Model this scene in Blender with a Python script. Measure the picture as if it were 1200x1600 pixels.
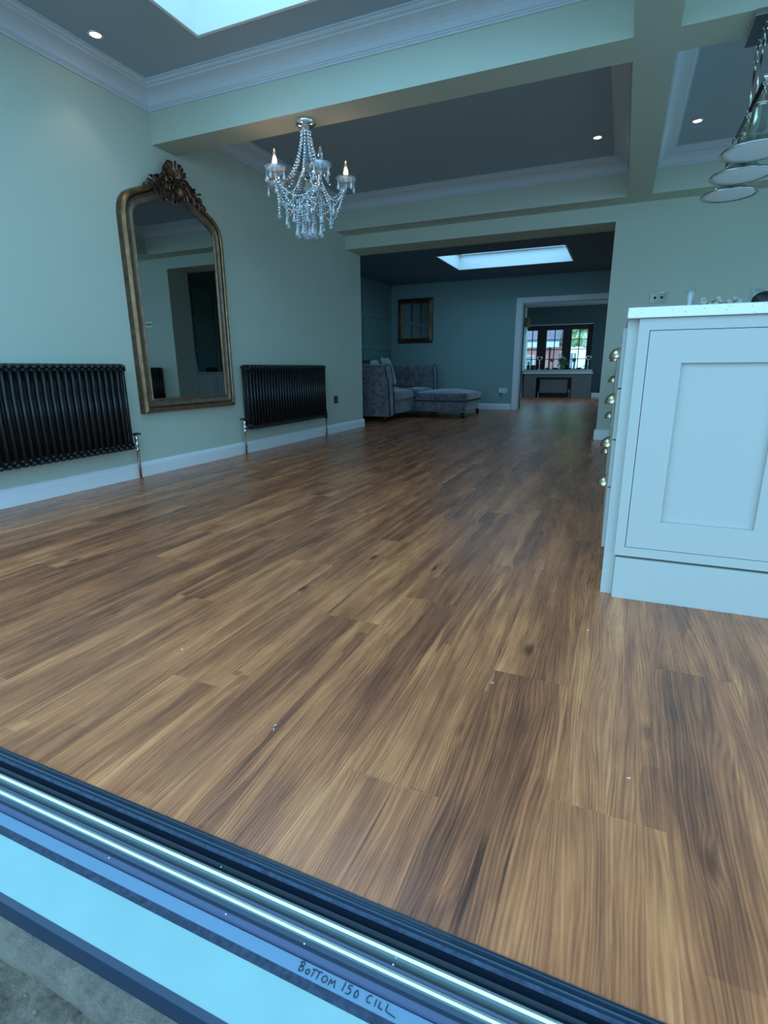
import bpy, bmesh, math, random
from mathutils import Vector, Matrix, noise
random.seed(7)
PI = math.pi
S = bpy.context.scene
for o in list(bpy.data.objects): bpy.data.objects.remove(o)
COL = S.collection

# ---------------------------------------------------------------- camera
cam = bpy.data.cameras.new('camera')
cam.sensor_fit = 'HORIZONTAL'; cam.sensor_width = 36.0; cam.lens = 833.3 / 1200 * 36.0
cam.clip_start = 0.02; cam.clip_end = 300
co = bpy.data.objects.new('camera', cam); COL.objects.link(co)
def cam_rot(yaw, pitch, roll):
    c, s = math.cos, math.sin
    B = Matrix(((1,0,0),(0,0,-1),(0,1,0)))
    Yw = Matrix(((c(yaw),s(yaw),0),(-s(yaw),c(yaw),0),(0,0,1)))
    P = Matrix(((1,0,0),(0,c(pitch),-s(pitch)),(0,s(pitch),c(pitch))))
    Ro = Matrix(((c(roll),-s(roll),0),(s(roll),c(roll),0),(0,0,1)))
    R = Ro @ P @ B @ Yw
    return (Matrix(((1,0,0),(0,-1,0),(0,0,-1))) @ R).transposed()
co.matrix_world = Matrix.Translation((0, 0, 0.75)) @ cam_rot(0.40989, 0.26211, -0.00717).to_4x4()
S.camera = co

# ---------------------------------------------------------------- world, light, exposure
SKY = (0.295, 0.64, 1.0)
w = bpy.data.worlds.new('sky'); S.world = w; w.use_nodes = True
bg = w.node_tree.nodes['Background']
bg.inputs[0].default_value = (*SKY, 1); bg.inputs[1].default_value = 1.6
vs = S.view_settings
S.display_settings.display_device = 'sRGB'
vs.view_transform = 'Standard'; vs.look = 'None'; vs.gamma = 1.0; vs.use_curve_mapping = False
vs.exposure = 1.15
def portal(name, loc, rot, sx, sy):
    l = bpy.data.lights.new(name, 'AREA'); l.shape = 'RECTANGLE'; l.size = sx; l.size_y = sy
    l.cycles.is_portal = True
    o = bpy.data.objects.new(name, l); COL.objects.link(o); o.location = loc; o.rotation_euler = rot
portal('doorway_portal', (0.1, 0.47, 1.22), (PI/2, 0, 0), 6.3, 2.4)
portal('skylight_portal', (-1.50, 1.955, 2.94), (0, 0, 0), 1.75, 1.85)
portal('rear_skylight_portal', (-1.72, 8.545, 2.58), (0, 0, 0), 1.7, 1.15)
portal('front_window_portal', (-1.58, 15.2, 1.27), (-PI/2, 0, 0), 1.7, 1.1)
portal('added_side_opening_portal', (.62, 13.0, 1.4), (0, PI/2, 0), 1.4, 2.8)  # unseen side opening, added to brighten the front room
portal('added_kitchen_opening_portal', (4.1, 3.2, 1.5), (0, PI/2, 0), 1.3, 3.2)  # unseen opening in the kitchen wall, added to lift the room's light

# ---------------------------------------------------------------- materials
def lin(c):
    return tuple(((v/255)/12.92 if v/255 <= .04045 else ((v/255+.055)/1.055)**2.4) for v in c)
def newmat(name):
    m = bpy.data.materials.new(name); m.use_nodes = True
    return m, m.node_tree.nodes, m.node_tree.links, m.node_tree.nodes['Principled BSDF']
def mat(name, col, rough=.5, metal=0, bump=0, bscale=60, var=0, vscale=4, trans=0, ior=1.45, emit=None, estr=0, coat=0, spec=None):
    m, N, L, p = newmat(name)
    p.inputs['Base Color'].default_value = (*col, 1)
    p.inputs['Roughness'].default_value = rough; p.inputs['Metallic'].default_value = metal
    p.inputs['Transmission Weight'].default_value = trans; p.inputs['IOR'].default_value = ior
    p.inputs['Coat Weight'].default_value = coat
    if spec is not None: p.inputs['Specular IOR Level'].default_value = spec
    if emit:
        p.inputs['Emission Color'].default_value = (*emit, 1); p.inputs['Emission Strength'].default_value = estr
    tc = N.new('ShaderNodeTexCoord')
    if var:
        n = N.new('ShaderNodeTexNoise'); n.inputs['Scale'].default_value = vscale; n.inputs['Detail'].default_value = 5
        L.new(tc.outputs['Object'], n.inputs['Vector'])
        r = N.new('ShaderNodeMapRange'); r.inputs[1].default_value = .3; r.inputs[2].default_value = .7
        r.inputs[3].default_value = 1-var; r.inputs[4].default_value = 1+var
        L.new(n.outputs['Fac'], r.inputs[0])
        mx = N.new('ShaderNodeVectorMath'); mx.operation = 'SCALE'; mx.inputs[0].default_value = col
        L.new(r.outputs[0], mx.inputs['Scale']); L.new(mx.outputs[0], p.inputs['Base Color'])
    if bump:
        n = N.new('ShaderNodeTexNoise'); n.inputs['Scale'].default_value = bscale; n.inputs['Detail'].default_value = 4
        L.new(tc.outputs['Object'], n.inputs['Vector'])
        b = N.new('ShaderNodeBump'); b.inputs['Strength'].default_value = bump; b.inputs['Distance'].default_value = .002
        L.new(n.outputs['Fac'], b.inputs['Height']); L.new(b.outputs[0], p.inputs['Normal'])
    return m
M = {}
M['wall'] = mat('sage_wall_paint', (.57,.62,.50), .75, bump=.15, bscale=180, var=.015, vscale=2)
M['rearwall'] = mat('rear_room_dimmed_sage_paint', (.29,.42,.40), .75, bump=.15, bscale=180)  # sage wall paint, darkened to put the rear room's dimness into the colour
M['rearceil'] = mat('rear_room_dimmed_ceiling_paint', (.16,.25,.30), .8)  # ceiling grey darkened in colour to stand for the rear room's dim light
M['deepwall'] = mat('window_wall_shade_paint', (.055,.08,.078), .8)  # wall paint darkened to hold the shade around the far window
M['ceil'] = mat('grey_ceiling_paint', (.40,.48,.54), .8, bump=.1, bscale=150)
M['teal'] = mat('teal_panel_paint', (.20,.33,.30), .55)
M['white'] = mat('white_satin_paint', (.90,.90,.88), .4)
M['plaster'] = mat('white_plaster_cornice', (.66,.70,.74), .7, bump=.1, bscale=90)
M['shaft'] = mat('white_skylight_lining', (.90,.92,.90), .7)
M['cab'] = mat('pale_grey_cabinet_paint', (.50,.50,.44), .38, bump=.06, bscale=250)
M['rad'] = mat('black_bronze_radiator_enamel', (.022,.020,.019), .33, metal=.35, coat=.15)
M['chrome'] = mat('chrome', (.78,.80,.82), .12, metal=1)
M['nickel'] = mat('aged_nickel', (.62,.58,.48), .2, metal=1)
M['darknickel'] = mat('dark_polished_nickel', (.16,.155,.12), .15, metal=1)
M['brass'] = mat('satin_brass', (.72,.58,.36), .28, metal=1)
M['copper'] = mat('copper_pipe', (.45,.23,.15), .38, metal=.9)
M['blackplate'] = mat('black_nickel_plate', (.03,.028,.025), .3, metal=.5)
M['blackplastic'] = mat('black_plastic', (.012,.012,.014), .45)
M['gold'] = mat('antique_bronze_gilt', (.27,.145,.065), .38, metal=.7, bump=.5, bscale=90, var=.35, vscale=14)
M['bronzegrey'] = mat('worn_silver_bronze', (.24,.17,.12), .5, metal=.5, bump=.5, bscale=120, var=.3, vscale=20)
M['crest'] = mat('dark_carved_bronze', (.19,.11,.07), .30, metal=.8, bump=.4, bscale=120, var=.3, vscale=30)
M['mirror'] = mat('mirror_glass', (.50,.53,.53), .0, metal=1)
M['glass'] = mat('crystal_glass', (.93,.97,1), .02, trans=1, ior=1.52)
M['crystal'] = mat('cut_crystal', (.97,.99,1), .01, trans=.8, ior=1.65, metal=.16)
M['darkwood'] = mat('dark_brown_window_wood', (.02,.012,.011), .5)
M['sillboard'] = mat('window_board_paint', (.42,.45,.43), .45)
M['radbox'] = mat('radiator_cover_paint', (.16,.16,.155), .6)
M['concrete'] = mat('weathered_concrete', (.19,.14,.10), .9, bump=1.0, bscale=45, var=.35, vscale=18)
M['concrete2'] = mat('pale_mortar', (.27,.21,.16), .9, bump=.8, bscale=60, var=.2, vscale=25)
M['filmblue'] = mat('pale_grey_powder_coat', (.27,.42,.39), .5, var=.05, vscale=12)
M['film2'] = mat('pale_blue_protective_strip', (.17,.27,.36), .45)
M['frameblk'] = mat('dark_blue_grey_aluminium', (.014,.030,.05), .32, metal=.2, coat=.2)
M['framemid'] = mat('slate_blue_aluminium', (.09,.11,.18), .5, metal=.1)
M['navy'] = mat('navy_powder_coat', (.014,.030,.055), .40)
M['channel'] = mat('black_track_channel', (.006,.012,.022), .35)
M['foam'] = mat('dark_gasket_strip', (.035,.05,.08), .85, bump=.6, bscale=200, var=.4, vscale=90)
M['raillite'] = mat('polished_steel_rail', (.80,.95,.85), .22, metal=.85)
M['pen'] = mat('black_marker_ink', (.01,.02,.04), .7)
M['granite'] = None
M['bell'] = mat('brushed_steel_bell', (.55,.60,.52), .2, metal=1)
M['diffuser'] = mat('opal_glass_diffuser', (.95,.96,.97), .35)
M['bulb'] = mat('warm_lit_bulb', (1,.8,.6), .3, emit=(1,.50,.20), estr=9)
M['bulboff'] = mat('clear_unlit_bulb', (.85,.92,.95), .05, trans=1)
M['spot'] = mat('warm_spot_lens', (1,1,1), .3, emit=(1,.86,.74), estr=8)
M['brick'] = mat('rose_brick_render', (.95,.36,.30), .8, var=.08, vscale=6)
M['rooftile'] = mat('grey_roof_tiles', (.26,.19,.22), .8, var=.1)
M['fascia'] = mat('white_fascia', (.85,.86,.86), .5)
M['leaf'] = mat('green_foliage', (.30,.46,.13), .8, bump=1, bscale=8, var=.55, vscale=3)
M['leaf2'] = mat('pale_green_foliage', (.52,.60,.28), .8, bump=1, bscale=8, var=.5, vscale=3)
M['carpaint'] = mat('white_car_paint', (.85,.86,.85), .2, coat=.5)
M['carglass'] = mat('car_window_glass', (.30,.34,.34), .05, spec=.8)
M['tyre'] = mat('tyre_rubber', (.02,.02,.02), .8)
M['grass'] = mat('front_garden_ground', (.35,.33,.28), .9, var=.2)
M['petal'] = mat('cream_flower', (.75,.62,.42), .6)
M['plantgreen'] = mat('vase_greenery', (.08,.16,.05), .6)
M['shell'] = mat('beige_shells', (.42,.37,.29), .5, var=.2, vscale=60)
M['shade'] = mat('brown_lampshade', (.16,.10,.07), .7)
M['silver'] = mat('silver_ornament', (.8,.8,.8), .2, metal=.9)
M['plug'] = mat('white_plastic', (.8,.8,.8), .35)
M['underlay'] = mat('pale_joint_filler', (.85,.62,.45), .8)
M['lining'] = mat('door_lining_paint', (.62,.62,.60), .45)
M['photo'] = mat('dark_photo_print', (.05,.055,.06), .3)
def rough_concrete(name, c0, c1, c2, sc):
    m, N, L, p = newmat(name); tc = N.new('ShaderNodeTexCoord')
    def nz(s, d=8, r=.7):
        n = N.new('ShaderNodeTexNoise'); n.inputs['Scale'].default_value = s; n.inputs['Detail'].default_value = d; n.inputs['Roughness'].default_value = r
        L.new(tc.outputs['Object'], n.inputs['Vector']); return n.outputs['Fac']
    a = nz(sc, 10, .72); b = nz(sc*9, 6, .7)
    ad = N.new('ShaderNodeMath'); ad.operation = 'MULTIPLY_ADD'; L.new(b, ad.inputs[0]); ad.inputs[1].default_value = .45; L.new(a, ad.inputs[2])
    r = N.new('ShaderNodeValToRGB'); e = r.color_ramp.elements; e[0].position = .52; e[0].color = (*c0, 1); e[1].position = .92; e[1].color = (*c2, 1); x = e.new(.70); x.color = (*c1, 1)
    L.new(ad.outputs[0], r.inputs[0]); L.new(r.outputs[0], p.inputs['Base Color']); p.inputs['Roughness'].default_value = .92
    bp = N.new('ShaderNodeBump'); bp.inputs['Strength'].default_value = 1; bp.inputs['Distance'].default_value = .006; L.new(ad.outputs[0], bp.inputs['Height']); L.new(bp.outputs[0], p.inputs['Normal'])
    return m
M['concrete'] = rough_concrete('weathered_concrete', (.045,.035,.028), (.15,.115,.082), (.29,.22,.16), 14)
M['concrete2'] = rough_concrete('pale_mortar', (.12,.095,.075), (.21,.165,.125), (.30,.24,.18), 22)

def ramp(N, stops):
    r = N.new('ShaderNodeValToRGB'); e = r.color_ramp.elements
    e[0].position = stops[0][0]; e[0].color = (*stops[0][1], 1)
    e[1].position = stops[-1][0]; e[1].color = (*stops[-1][1], 1)
    for p, c in stops[1:-1]:
        x = e.new(p); x.color = (*c, 1)
    return r
def wood():
    m, N, L, p = newmat('rustic_oak_laminate')
    def math_(op, a, b=None, c=None):
        n = N.new('ShaderNodeMath'); n.operation = op
        for i, v in enumerate((a, b, c)):
            if v is None: continue
            if isinstance(v, (int, float)): n.inputs[i].default_value = v
            else: L.new(v, n.inputs[i])
        return n.outputs[0]
    def vec(sx, sy, src, off=(0,0,0)):
        n = N.new('ShaderNodeVectorMath'); n.operation = 'MULTIPLY_ADD'
        n.inputs[1].default_value = (sx, sy, 1); n.inputs[2].default_value = off
        L.new(src, n.inputs[0]); return n.outputs[0]
    def noi(v, sc=1, det=3, rough=.5):
        n = N.new('ShaderNodeTexNoise'); n.inputs['Scale'].default_value = sc; n.inputs['Detail'].default_value = det
        n.inputs['Roughness'].default_value = rough; L.new(v, n.inputs['Vector']); return n.outputs['Fac']
    tc = N.new('ShaderNodeTexCoord'); oi = N.new('ShaderNodeObjectInfo')
    # every plank samples its own piece of timber
    cmb = N.new('ShaderNodeCombineXYZ')
    L.new(math_('MULTIPLY', oi.outputs['Random'], 37.0), cmb.inputs[0])
    L.new(math_('MULTIPLY', oi.outputs['Random'], 91.0), cmb.inputs[1])
    L.new(math_('MULTIPLY', oi.outputs['Random'], 53.0), cmb.inputs[2])
    ad = N.new('ShaderNodeVectorMath'); ad.operation = 'ADD'
    L.new(tc.outputs['Object'], ad.inputs[0]); L.new(cmb.outputs[0], ad.inputs[1])
    P = ad.outputs[0]
    # knots: stretched voronoi cells
    vo = N.new('ShaderNodeTexVoronoi'); vo.inputs['Scale'].default_value = 1; vo.inputs['Randomness'].default_value = 1
    L.new(vec(7.0, 2.6, P), vo.inputs['Vector'])
    kd = vo.outputs['Distance']
    sep = N.new('ShaderNodeSeparateColor'); L.new(vo.outputs['Color'], sep.inputs[0])
    has = math_('GREATER_THAN', sep.outputs[0], .40)
    kn = N.new('ShaderNodeMapRange'); kn.interpolation_type = 'SMOOTHSTEP'
    L.new(kd, kn.inputs[0]); kn.inputs[1].default_value = .0; kn.inputs[2].default_value = .24; kn.inputs[3].default_value = 1; kn.inputs[4].default_value = 0
    knot = math_('MULTIPLY', kn.outputs[0], has)
    # field whose contours are the growth rings; knots push them aside
    f1 = noi(vec(5.2, .62, P), 1, 2, .45)
    f2 = noi(vec(16, 2.4, P), 1, 2, .5)
    field = math_('ADD', math_('ADD', f1, math_('MULTIPLY', f2, .10)), math_('MULTIPLY', knot, .20))
    wcx = N.new('ShaderNodeCombineXYZ'); L.new(math_('ADD', math_('MULTIPLY', f1, .16), math_('MULTIPLY', f2, .012)), wcx.inputs[0])
    wad = N.new('ShaderNodeVectorMath'); wad.operation = 'ADD'; L.new(P, wad.inputs[0]); L.new(wcx.outputs[0], wad.inputs[1])
    PWp = wad.outputs[0]
    sx_ = N.new('ShaderNodeSeparateXYZ'); L.new(P, sx_.inputs[0])
    ph = math_('ADD', math_('MULTIPLY', sx_.outputs[0], 900.0), math_('MULTIPLY', f1, 140.0))
    ph = math_('ADD', ph, math_('MULTIPLY', f2, 34.0)); ph = math_('ADD', ph, math_('MULTIPLY', knot, 14.0))
    rings = math_('MULTIPLY', math_('ADD', math_('SINE', ph), 1), .5)
    amp = noi(vec(22, 3.0, PWp), 1, 2, .5)
    rings = math_('MULTIPLY', rings, math_('MULTIPLY', amp, 2.0))
    rings2 = math_('MULTIPLY', math_('ADD', math_('SINE', math_('MULTIPLY', field, 47.0)), 1), .5)
    # fibre
    fib = noi(vec(330, 9, PWp), 1, 3, .6)
    fib2 = noi(vec(120, 3.0, PWp), 1, 3, .6)
    # tonal strips, patches
    strip = noi(vec(19, .8, PWp), 1, 4, .62)
    patch = noi(vec(13, 3.6, P), 1, 5, .62)
    # block tone: staves printed side by side inside one board
    vs_ = N.new('ShaderNodeTexVoronoi'); vs_.inputs['Scale'].default_value = 1; vs_.distance = 'CHEBYCHEV'
    wv = N.new('ShaderNodeVectorMath'); wv.operation = 'ADD'
    cw = N.new('ShaderNodeCombineXYZ'); L.new(math_('MULTIPLY', noi(vec(3, 3.5, P), 1, 2), .5), cw.inputs[0])
    L.new(vec(11, 1.1, P), wv.inputs[0]); L.new(cw.outputs[0], wv.inputs[1]); L.new(wv.outputs[0], vs_.inputs['Vector'])
    sp2 = N.new('ShaderNodeSeparateColor'); L.new(vs_.outputs['Color'], sp2.inputs[0])
    stave = sp2.outputs[1]
    t = math_('MULTIPLY', strip, 1.0)
    t = math_('ADD', t, math_('MULTIPLY', stave, .24))
    t = math_('ADD', t, math_('MULTIPLY', patch, .60))
    t = math_('ADD', t, math_('MULTIPLY', rings, .13))
    t = math_('ADD', t, math_('MULTIPLY', rings2, .0))
    t = math_('ADD', t, math_('MULTIPLY', fib, .42))
    t = math_('ADD', t, math_('MULTIPLY', fib2, .48))
    t = math_('ADD', t, math_('MULTIPLY', oi.outputs['Random'], .05))
    t = math_('ADD', t, math_('MULTIPLY', knot, .13))
    t = math_('SUBTRACT', t, 1.045)
    cr = ramp(N, WOODRAMP)
    L.new(t, cr.inputs[0])
    # dark knot heart
    kh = N.new('ShaderNodeMapRange'); kh.interpolation_type = 'SMOOTHSTEP'; L.new(math_('ADD', kd, math_('MULTIPLY', math_('SUBTRACT', fib2, .5), .12)), kh.inputs[0])
    kh.inputs[1].default_value = .03; kh.inputs[2].default_value = .15; kh.inputs[3].default_value = .85; kh.inputs[4].default_value = 0
    kh2 = math_('MULTIPLY', kh.outputs[0], has)
    # dark cracks
    crk = noi(vec(42, 1.6, P), 1, 2, .5)
    ck = N.new('ShaderNodeMapRange'); L.new(crk, ck.inputs[0]); ck.inputs[1].default_value = .28; ck.inputs[2].default_value = .215
    ck.inputs[3].default_value = 0; ck.inputs[4].default_value = .75
    dk = math_('MAXIMUM', kh2, ck.outputs[0])
    mx = N.new('ShaderNodeMix'); mx.data_type = 'RGBA'
    L.new(dk, mx.inputs['Factor']); L.new(cr.outputs[0], mx.inputs[6]); mx.inputs[7].default_value = (.045, .016, .010, 1)
    L.new(mx.outputs[2], p.inputs['Base Color'])
    rr = N.new('ShaderNodeMapRange'); L.new(fib, rr.inputs[0]); rr.inputs[3].default_value = .21; rr.inputs[4].default_value = .36
    L.new(rr.outputs[0], p.inputs['Roughness'])
    p.inputs['Specular IOR Level'].default_value = .55
    b = N.new('ShaderNodeBump'); b.inputs['Strength'].default_value = .22; b.inputs['Distance'].default_value = .0015
    L.new(math_('ADD', fib2, math_('MULTIPLY', rings, .5)), b.inputs['Height']); L.new(b.outputs[0], p.inputs['Normal'])
    return m
WOODRAMP = [(.0, (.145,.046,.024)), (.22, (.285,.088,.039)), (.45, (.505,.158,.062)), (.64, (.72,.243,.090)), (.84, (.90,.360,.138)), (1.0, (.96,.51,.22))]
M['wood'] = wood()

def velvet(name, c1, c2):
    m, N, L, p = newmat(name)
    tc = N.new('ShaderNodeTexCoord'); n = N.new('ShaderNodeTexNoise'); n.inputs['Scale'].default_value = 9; n.inputs['Detail'].default_value = 4
    n.inputs['Distortion'].default_value = 1.6; n.inputs['Roughness'].default_value = .62
    L.new(tc.outputs['Object'], n.inputs['Vector'])
    r = ramp(N, [(.40, c1), (.60, c2)]); L.new(n.outputs['Fac'], r.inputs[0]); L.new(r.outputs[0], p.inputs['Base Color'])
    p.inputs['Roughness'].default_value = .8; p.inputs['Sheen Weight'].default_value = .6; p.inputs['Sheen Roughness'].default_value = .4
    b = N.new('ShaderNodeBump'); b.inputs['Strength'].default_value = .4; b.inputs['Distance'].default_value = .004
    L.new(n.outputs['Fac'], b.inputs['Height']); L.new(b.outputs[0], p.inputs['Normal'])
    return m
M['velvet'] = velvet('crushed_grey_velvet', (.10,.105,.115), (.21,.21,.22))
M['velvetlite'] = velvet('pale_patterned_cushion_fabric', (.24,.27,.31), (.42,.44,.46))
M['piping'] = mat('dark_velvet_piping', (.03,.035,.045), .8)

def quartz():
    m, N, L, p = newmat('speckled_white_quartz')
    tc = N.new('ShaderNodeTexCoord'); v = N.new('ShaderNodeTexVoronoi'); v.inputs['Scale'].default_value = 150
    L.new(tc.outputs['Object'], v.inputs['Vector'])
    s = N.new('ShaderNodeSeparateColor'); L.new(v.outputs['Color'], s.inputs[0])
    g = N.new('ShaderNodeMath'); g.operation = 'GREATER_THAN'; g.inputs[1].default_value = .86; L.new(s.outputs[0], g.inputs[0])
    d = N.new('ShaderNodeMath'); d.operation = 'LESS_THAN'; d.inputs[1].default_value = .30; L.new(v.outputs['Distance'], d.inputs[0])
    k = N.new('ShaderNodeMath'); k.operation = 'MULTIPLY'; L.new(g.outputs[0], k.inputs[0]); L.new(d.outputs[0], k.inputs[1])
    mx = N.new('ShaderNodeMix'); mx.data_type = 'RGBA'; L.new(k.outputs[0], mx.inputs['Factor'])
    mx.inputs[6].default_value = (.88,.86,.82,1); mx.inputs[7].default_value = (.50,.46,.42,1)
    L.new(mx.outputs[2], p.inputs['Base Color']); p.inputs['Roughness'].default_value = .2
    return m
M['quartz'] = quartz()

# ---------------------------------------------------------------- helpers
def obj(name, bm, m, parent=None, smooth=False, loc=None, auto=None):
    me = bpy.data.meshes.new(name); bm.to_mesh(me); bm.free()
    if smooth:
        for f in me.polygons: f.use_smooth = True
    me.materials.append(m)
    o = bpy.data.objects.new(name, me); COL.objects.link(o)
    if loc: o.location = loc
    if parent: o.parent = parent
    return o
def inst(src, parent=None, loc=None, rot=None, scale=None):
    o = src.copy(); COL.objects.link(o)
    o.parent = parent
    if loc is not None: o.location = loc
    if rot is not None: o.rotation_euler = rot
    if scale is not None: o.scale = scale
    return o
def thing(name, label, cat, loc=(0,0,0), rotz=0, group=None):
    o = bpy.data.objects.new(name, None); o.empty_display_size = .05; COL.objects.link(o)
    o.location = loc; o.rotation_euler = (0, 0, rotz); tag(o, label, cat, group); return o
def tag(o, label, cat, group=None):
    o['label'] = label; o['category'] = cat
    if group: o['group'] = group
    return o
def struct(o): o['kind'] = 'structure'; return o
def box(bm, x0, x1, y0, y1, z0, z1, bev=0, seg=2):
    vs_ = [bm.verts.new((x, y, z)) for x in (x0, x1) for y in (y0, y1) for z in (z0, z1)]
    fs = [bm.faces.new([vs_[i] for i in q]) for q in ((0,1,3,2),(4,6,7,5),(0,4,5,1),(2,3,7,6),(0,2,6,4),(1,5,7,3))]
    if bev:
        es = list({e for f in fs for e in f.edges})
        bmesh.ops.bevel(bm, geom=es, offset=bev, segments=seg, affect='EDGES', profile=.5, clamp_overlap=True)
    return bm
def B(*a, **k): return box(bmesh.new(), *a, **k)
def frame_of(d):
    d = d.normalized(); up = Vector((0,0,1)) if abs(d.z) < .95 else Vector((1,0,0))
    a = d.cross(up).normalized(); return a, a.cross(d).normalized()
def tube(bm, pts, r, n=8, caps=True, taper=None):
    pts = [Vector(p) for p in pts]; rings = []
    for i, p in enumerate(pts):
        d = (pts[min(i+1, len(pts)-1)] - pts[max(i-1, 0)])
        if i == 0: a, b = frame_of(d)
        else:
            dn = d.normalized(); a = (a - dn*a.dot(dn)).normalized(); b = a.cross(dn)
        rr = r if not taper else r*taper(i/(len(pts)-1))
        rings.append([bm.verts.new(p + (a*math.cos(2*PI*k/n) + b*math.sin(2*PI*k/n))*rr) for k in range(n)])
    for r0, r1 in zip(rings, rings[1:]):
        for k in range(n): bm.faces.new((r0[k], r0[(k+1)%n], r1[(k+1)%n], r1[k]))
    if caps: bm.faces.new(rings[0][::-1]); bm.faces.new(rings[-1])
    return bm
def lathe(bm, prof, n=16, c=(0,0,0), axis='z'):
    rings = []
    for r, z in prof:
        ring = []
        for k in range(n):
            a = 2*PI*k/n; x, y = max(r, 1e-4)*math.cos(a), max(r, 1e-4)*math.sin(a)
            p = (x, y, z) if axis == 'z' else ((z, x, y) if axis == 'x' else (x, z, y))
            ring.append(bm.verts.new((p[0]+c[0], p[1]+c[1], p[2]+c[2])))
        rings.append(ring)
    for r0, r1 in zip(rings, rings[1:]):
        for k in range(n): bm.faces.new((r0[k], r0[(k+1)%n], r1[(k+1)%n], r1[k]))
    bm.faces.new(rings[0][::-1]); bm.faces.new(rings[-1])
    bmesh.ops.recalc_face_normals(bm, faces=bm.faces)
    return bm
def extr_x(bm, prof, x0, x1):       # prof: list of (y,z), closed
    a = [bm.verts.new((x0, y, z)) for y, z in prof]; b = [bm.verts.new((x1, y, z)) for y, z in prof]
    n = len(prof)
    for k in range(n): bm.faces.new((a[k], a[(k+1)%n], b[(k+1)%n], b[k]))
    bm.faces.new(a[::-1]); bm.faces.new(b); bmesh.ops.recalc_face_normals(bm, faces=bm.faces)
    return bm
def extr_y(bm, prof, y0, y1):       # prof: list of (x,z)
    a = [bm.verts.new((x, y0, z)) for x, z in prof]; b = [bm.verts.new((x, y1, z)) for x, z in prof]
    n = len(prof)
    for k in range(n): bm.faces.new((a[k], a[(k+1)%n], b[(k+1)%n], b[k]))
    bm.faces.new(a[::-1]); bm.faces.new(b); bmesh.ops.recalc_face_normals(bm, faces=bm.faces)
    return bm
def prism_z(bm, pts, z0, z1):
    a = [bm.verts.new((x, y, z0)) for x, y in pts]; b = [bm.verts.new((x, y, z1)) for x, y in pts]; n = len(pts)
    for k in range(n): bm.faces.new((a[k], a[(k+1)%n], b[(k+1)%n], b[k]))
    bm.faces.new(a[::-1]); bm.faces.new(b); bmesh.ops.recalc_face_normals(bm, faces=bm.faces)
    return bm
def ball(bm, c, r, sub=1, sc=(1,1,1)):
    g = bmesh.ops.create_icosphere(bm, subdivisions=sub, radius=r)['verts']
    for v in g: v.co = Vector((v.co.x*sc[0]+c[0], v.co.y*sc[1]+c[1], v.co.z*sc[2]+c[2]))
    return bm
def soft(o, lv=2):
    md = o.modifiers.new('soft', 'SUBSURF'); md.levels = lv; md.render_levels = lv; return o

# ---------------------------------------------------------------- main dimensions
XL = -3.156; YF = 6.18; YH = 6.57; YB = 10.22; XS = -4.27; YW = 15.1
ZC = 2.575; ZB = 2.265; XR = 4.2; YD = 0.47

# ---------------------------------------------------------------- ground outside and threshold
bm = bmesh.new(); box(bm, -12, 12, -9, .40, -.30, -.16)
GX, GY = 200, 60; gv = []
for i in range(GX+1):
    row = []
    for j in range(GY+1):
        x = -1.6 + 2.2*i/GX; y = -.30 + .67*j/GY
        e = (1 if 0 < i < GX and 0 < j else 0)
        z = -.122 + e*(.010*noise.noise((x*6, y*6, 0)) + .006*noise.noise((x*22, y*22, 4)) + .003*noise.noise((x*70, y*70, 8)) - .008*max(0, (y-.27)/.05))
        row.append(bm.verts.new((x, y, z if e else -.17)))
    gv.append(row)
for i in range(GX):
    for j in range(GY): bm.faces.new((gv[i][j], gv[i+1][j], gv[i+1][j+1], gv[i][j+1]))
ground = tag(obj('concrete_ground', bm, M['concrete'], None, True), 'rough grey concrete ground outside the door sill', 'ground')
ground['kind'] = 'structure'
# broken mortar ledge under the sill
bm = bmesh.new(); n = 150; top0 = []; top1 = []; bot = []
for i in range(n+1):
    x = -4 + 6*i/n
    e = .334 + .010*noise.noise((x*5, 0, 0)) + .007*noise.noise((x*17, 3, 0)) + .004*noise.noise((x*45, 5, 0))
    top0.append(bm.verts.new((x, .38, -.086))); top1.append(bm.verts.new((x, e, -.089 + .003*noise.noise((x*20, 9, 0)))))
    bot.append(bm.verts.new((x, e-.006+.006*noise.noise((x*30, 1, 2)), -.15)))
for i in range(n):
    bm.faces.new((top0[i], top0[i+1], top1[i+1], top1[i])); bm.faces.new((top1[i], top1[i+1], bot[i+1], bot[i]))
led = obj('mortar_ledge', bm, M['concrete2'], ground)
bm = bmesh.new(); random.seed(3)
for i in range(160):
    x = random.uniform(-1.2, .2); y = random.uniform(.14, .325); r = random.choice([.0015, .002, .003, .004])
    ball(bm, (x, y, -.122), r, 1, (1.2, .9, .6))
st = obj('grit', bm, M['concrete2'], ground); st['kind'] = 'stuff'
peb = tag(obj('brown_pebble', ball(bmesh.new(), (0,0,0), .011, 2, (1.1,.9,.6)), M['shade'], loc=(-.752, .285, -.118)), 'small brown stone on the concrete at the bottom left', 'stone')

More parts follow.
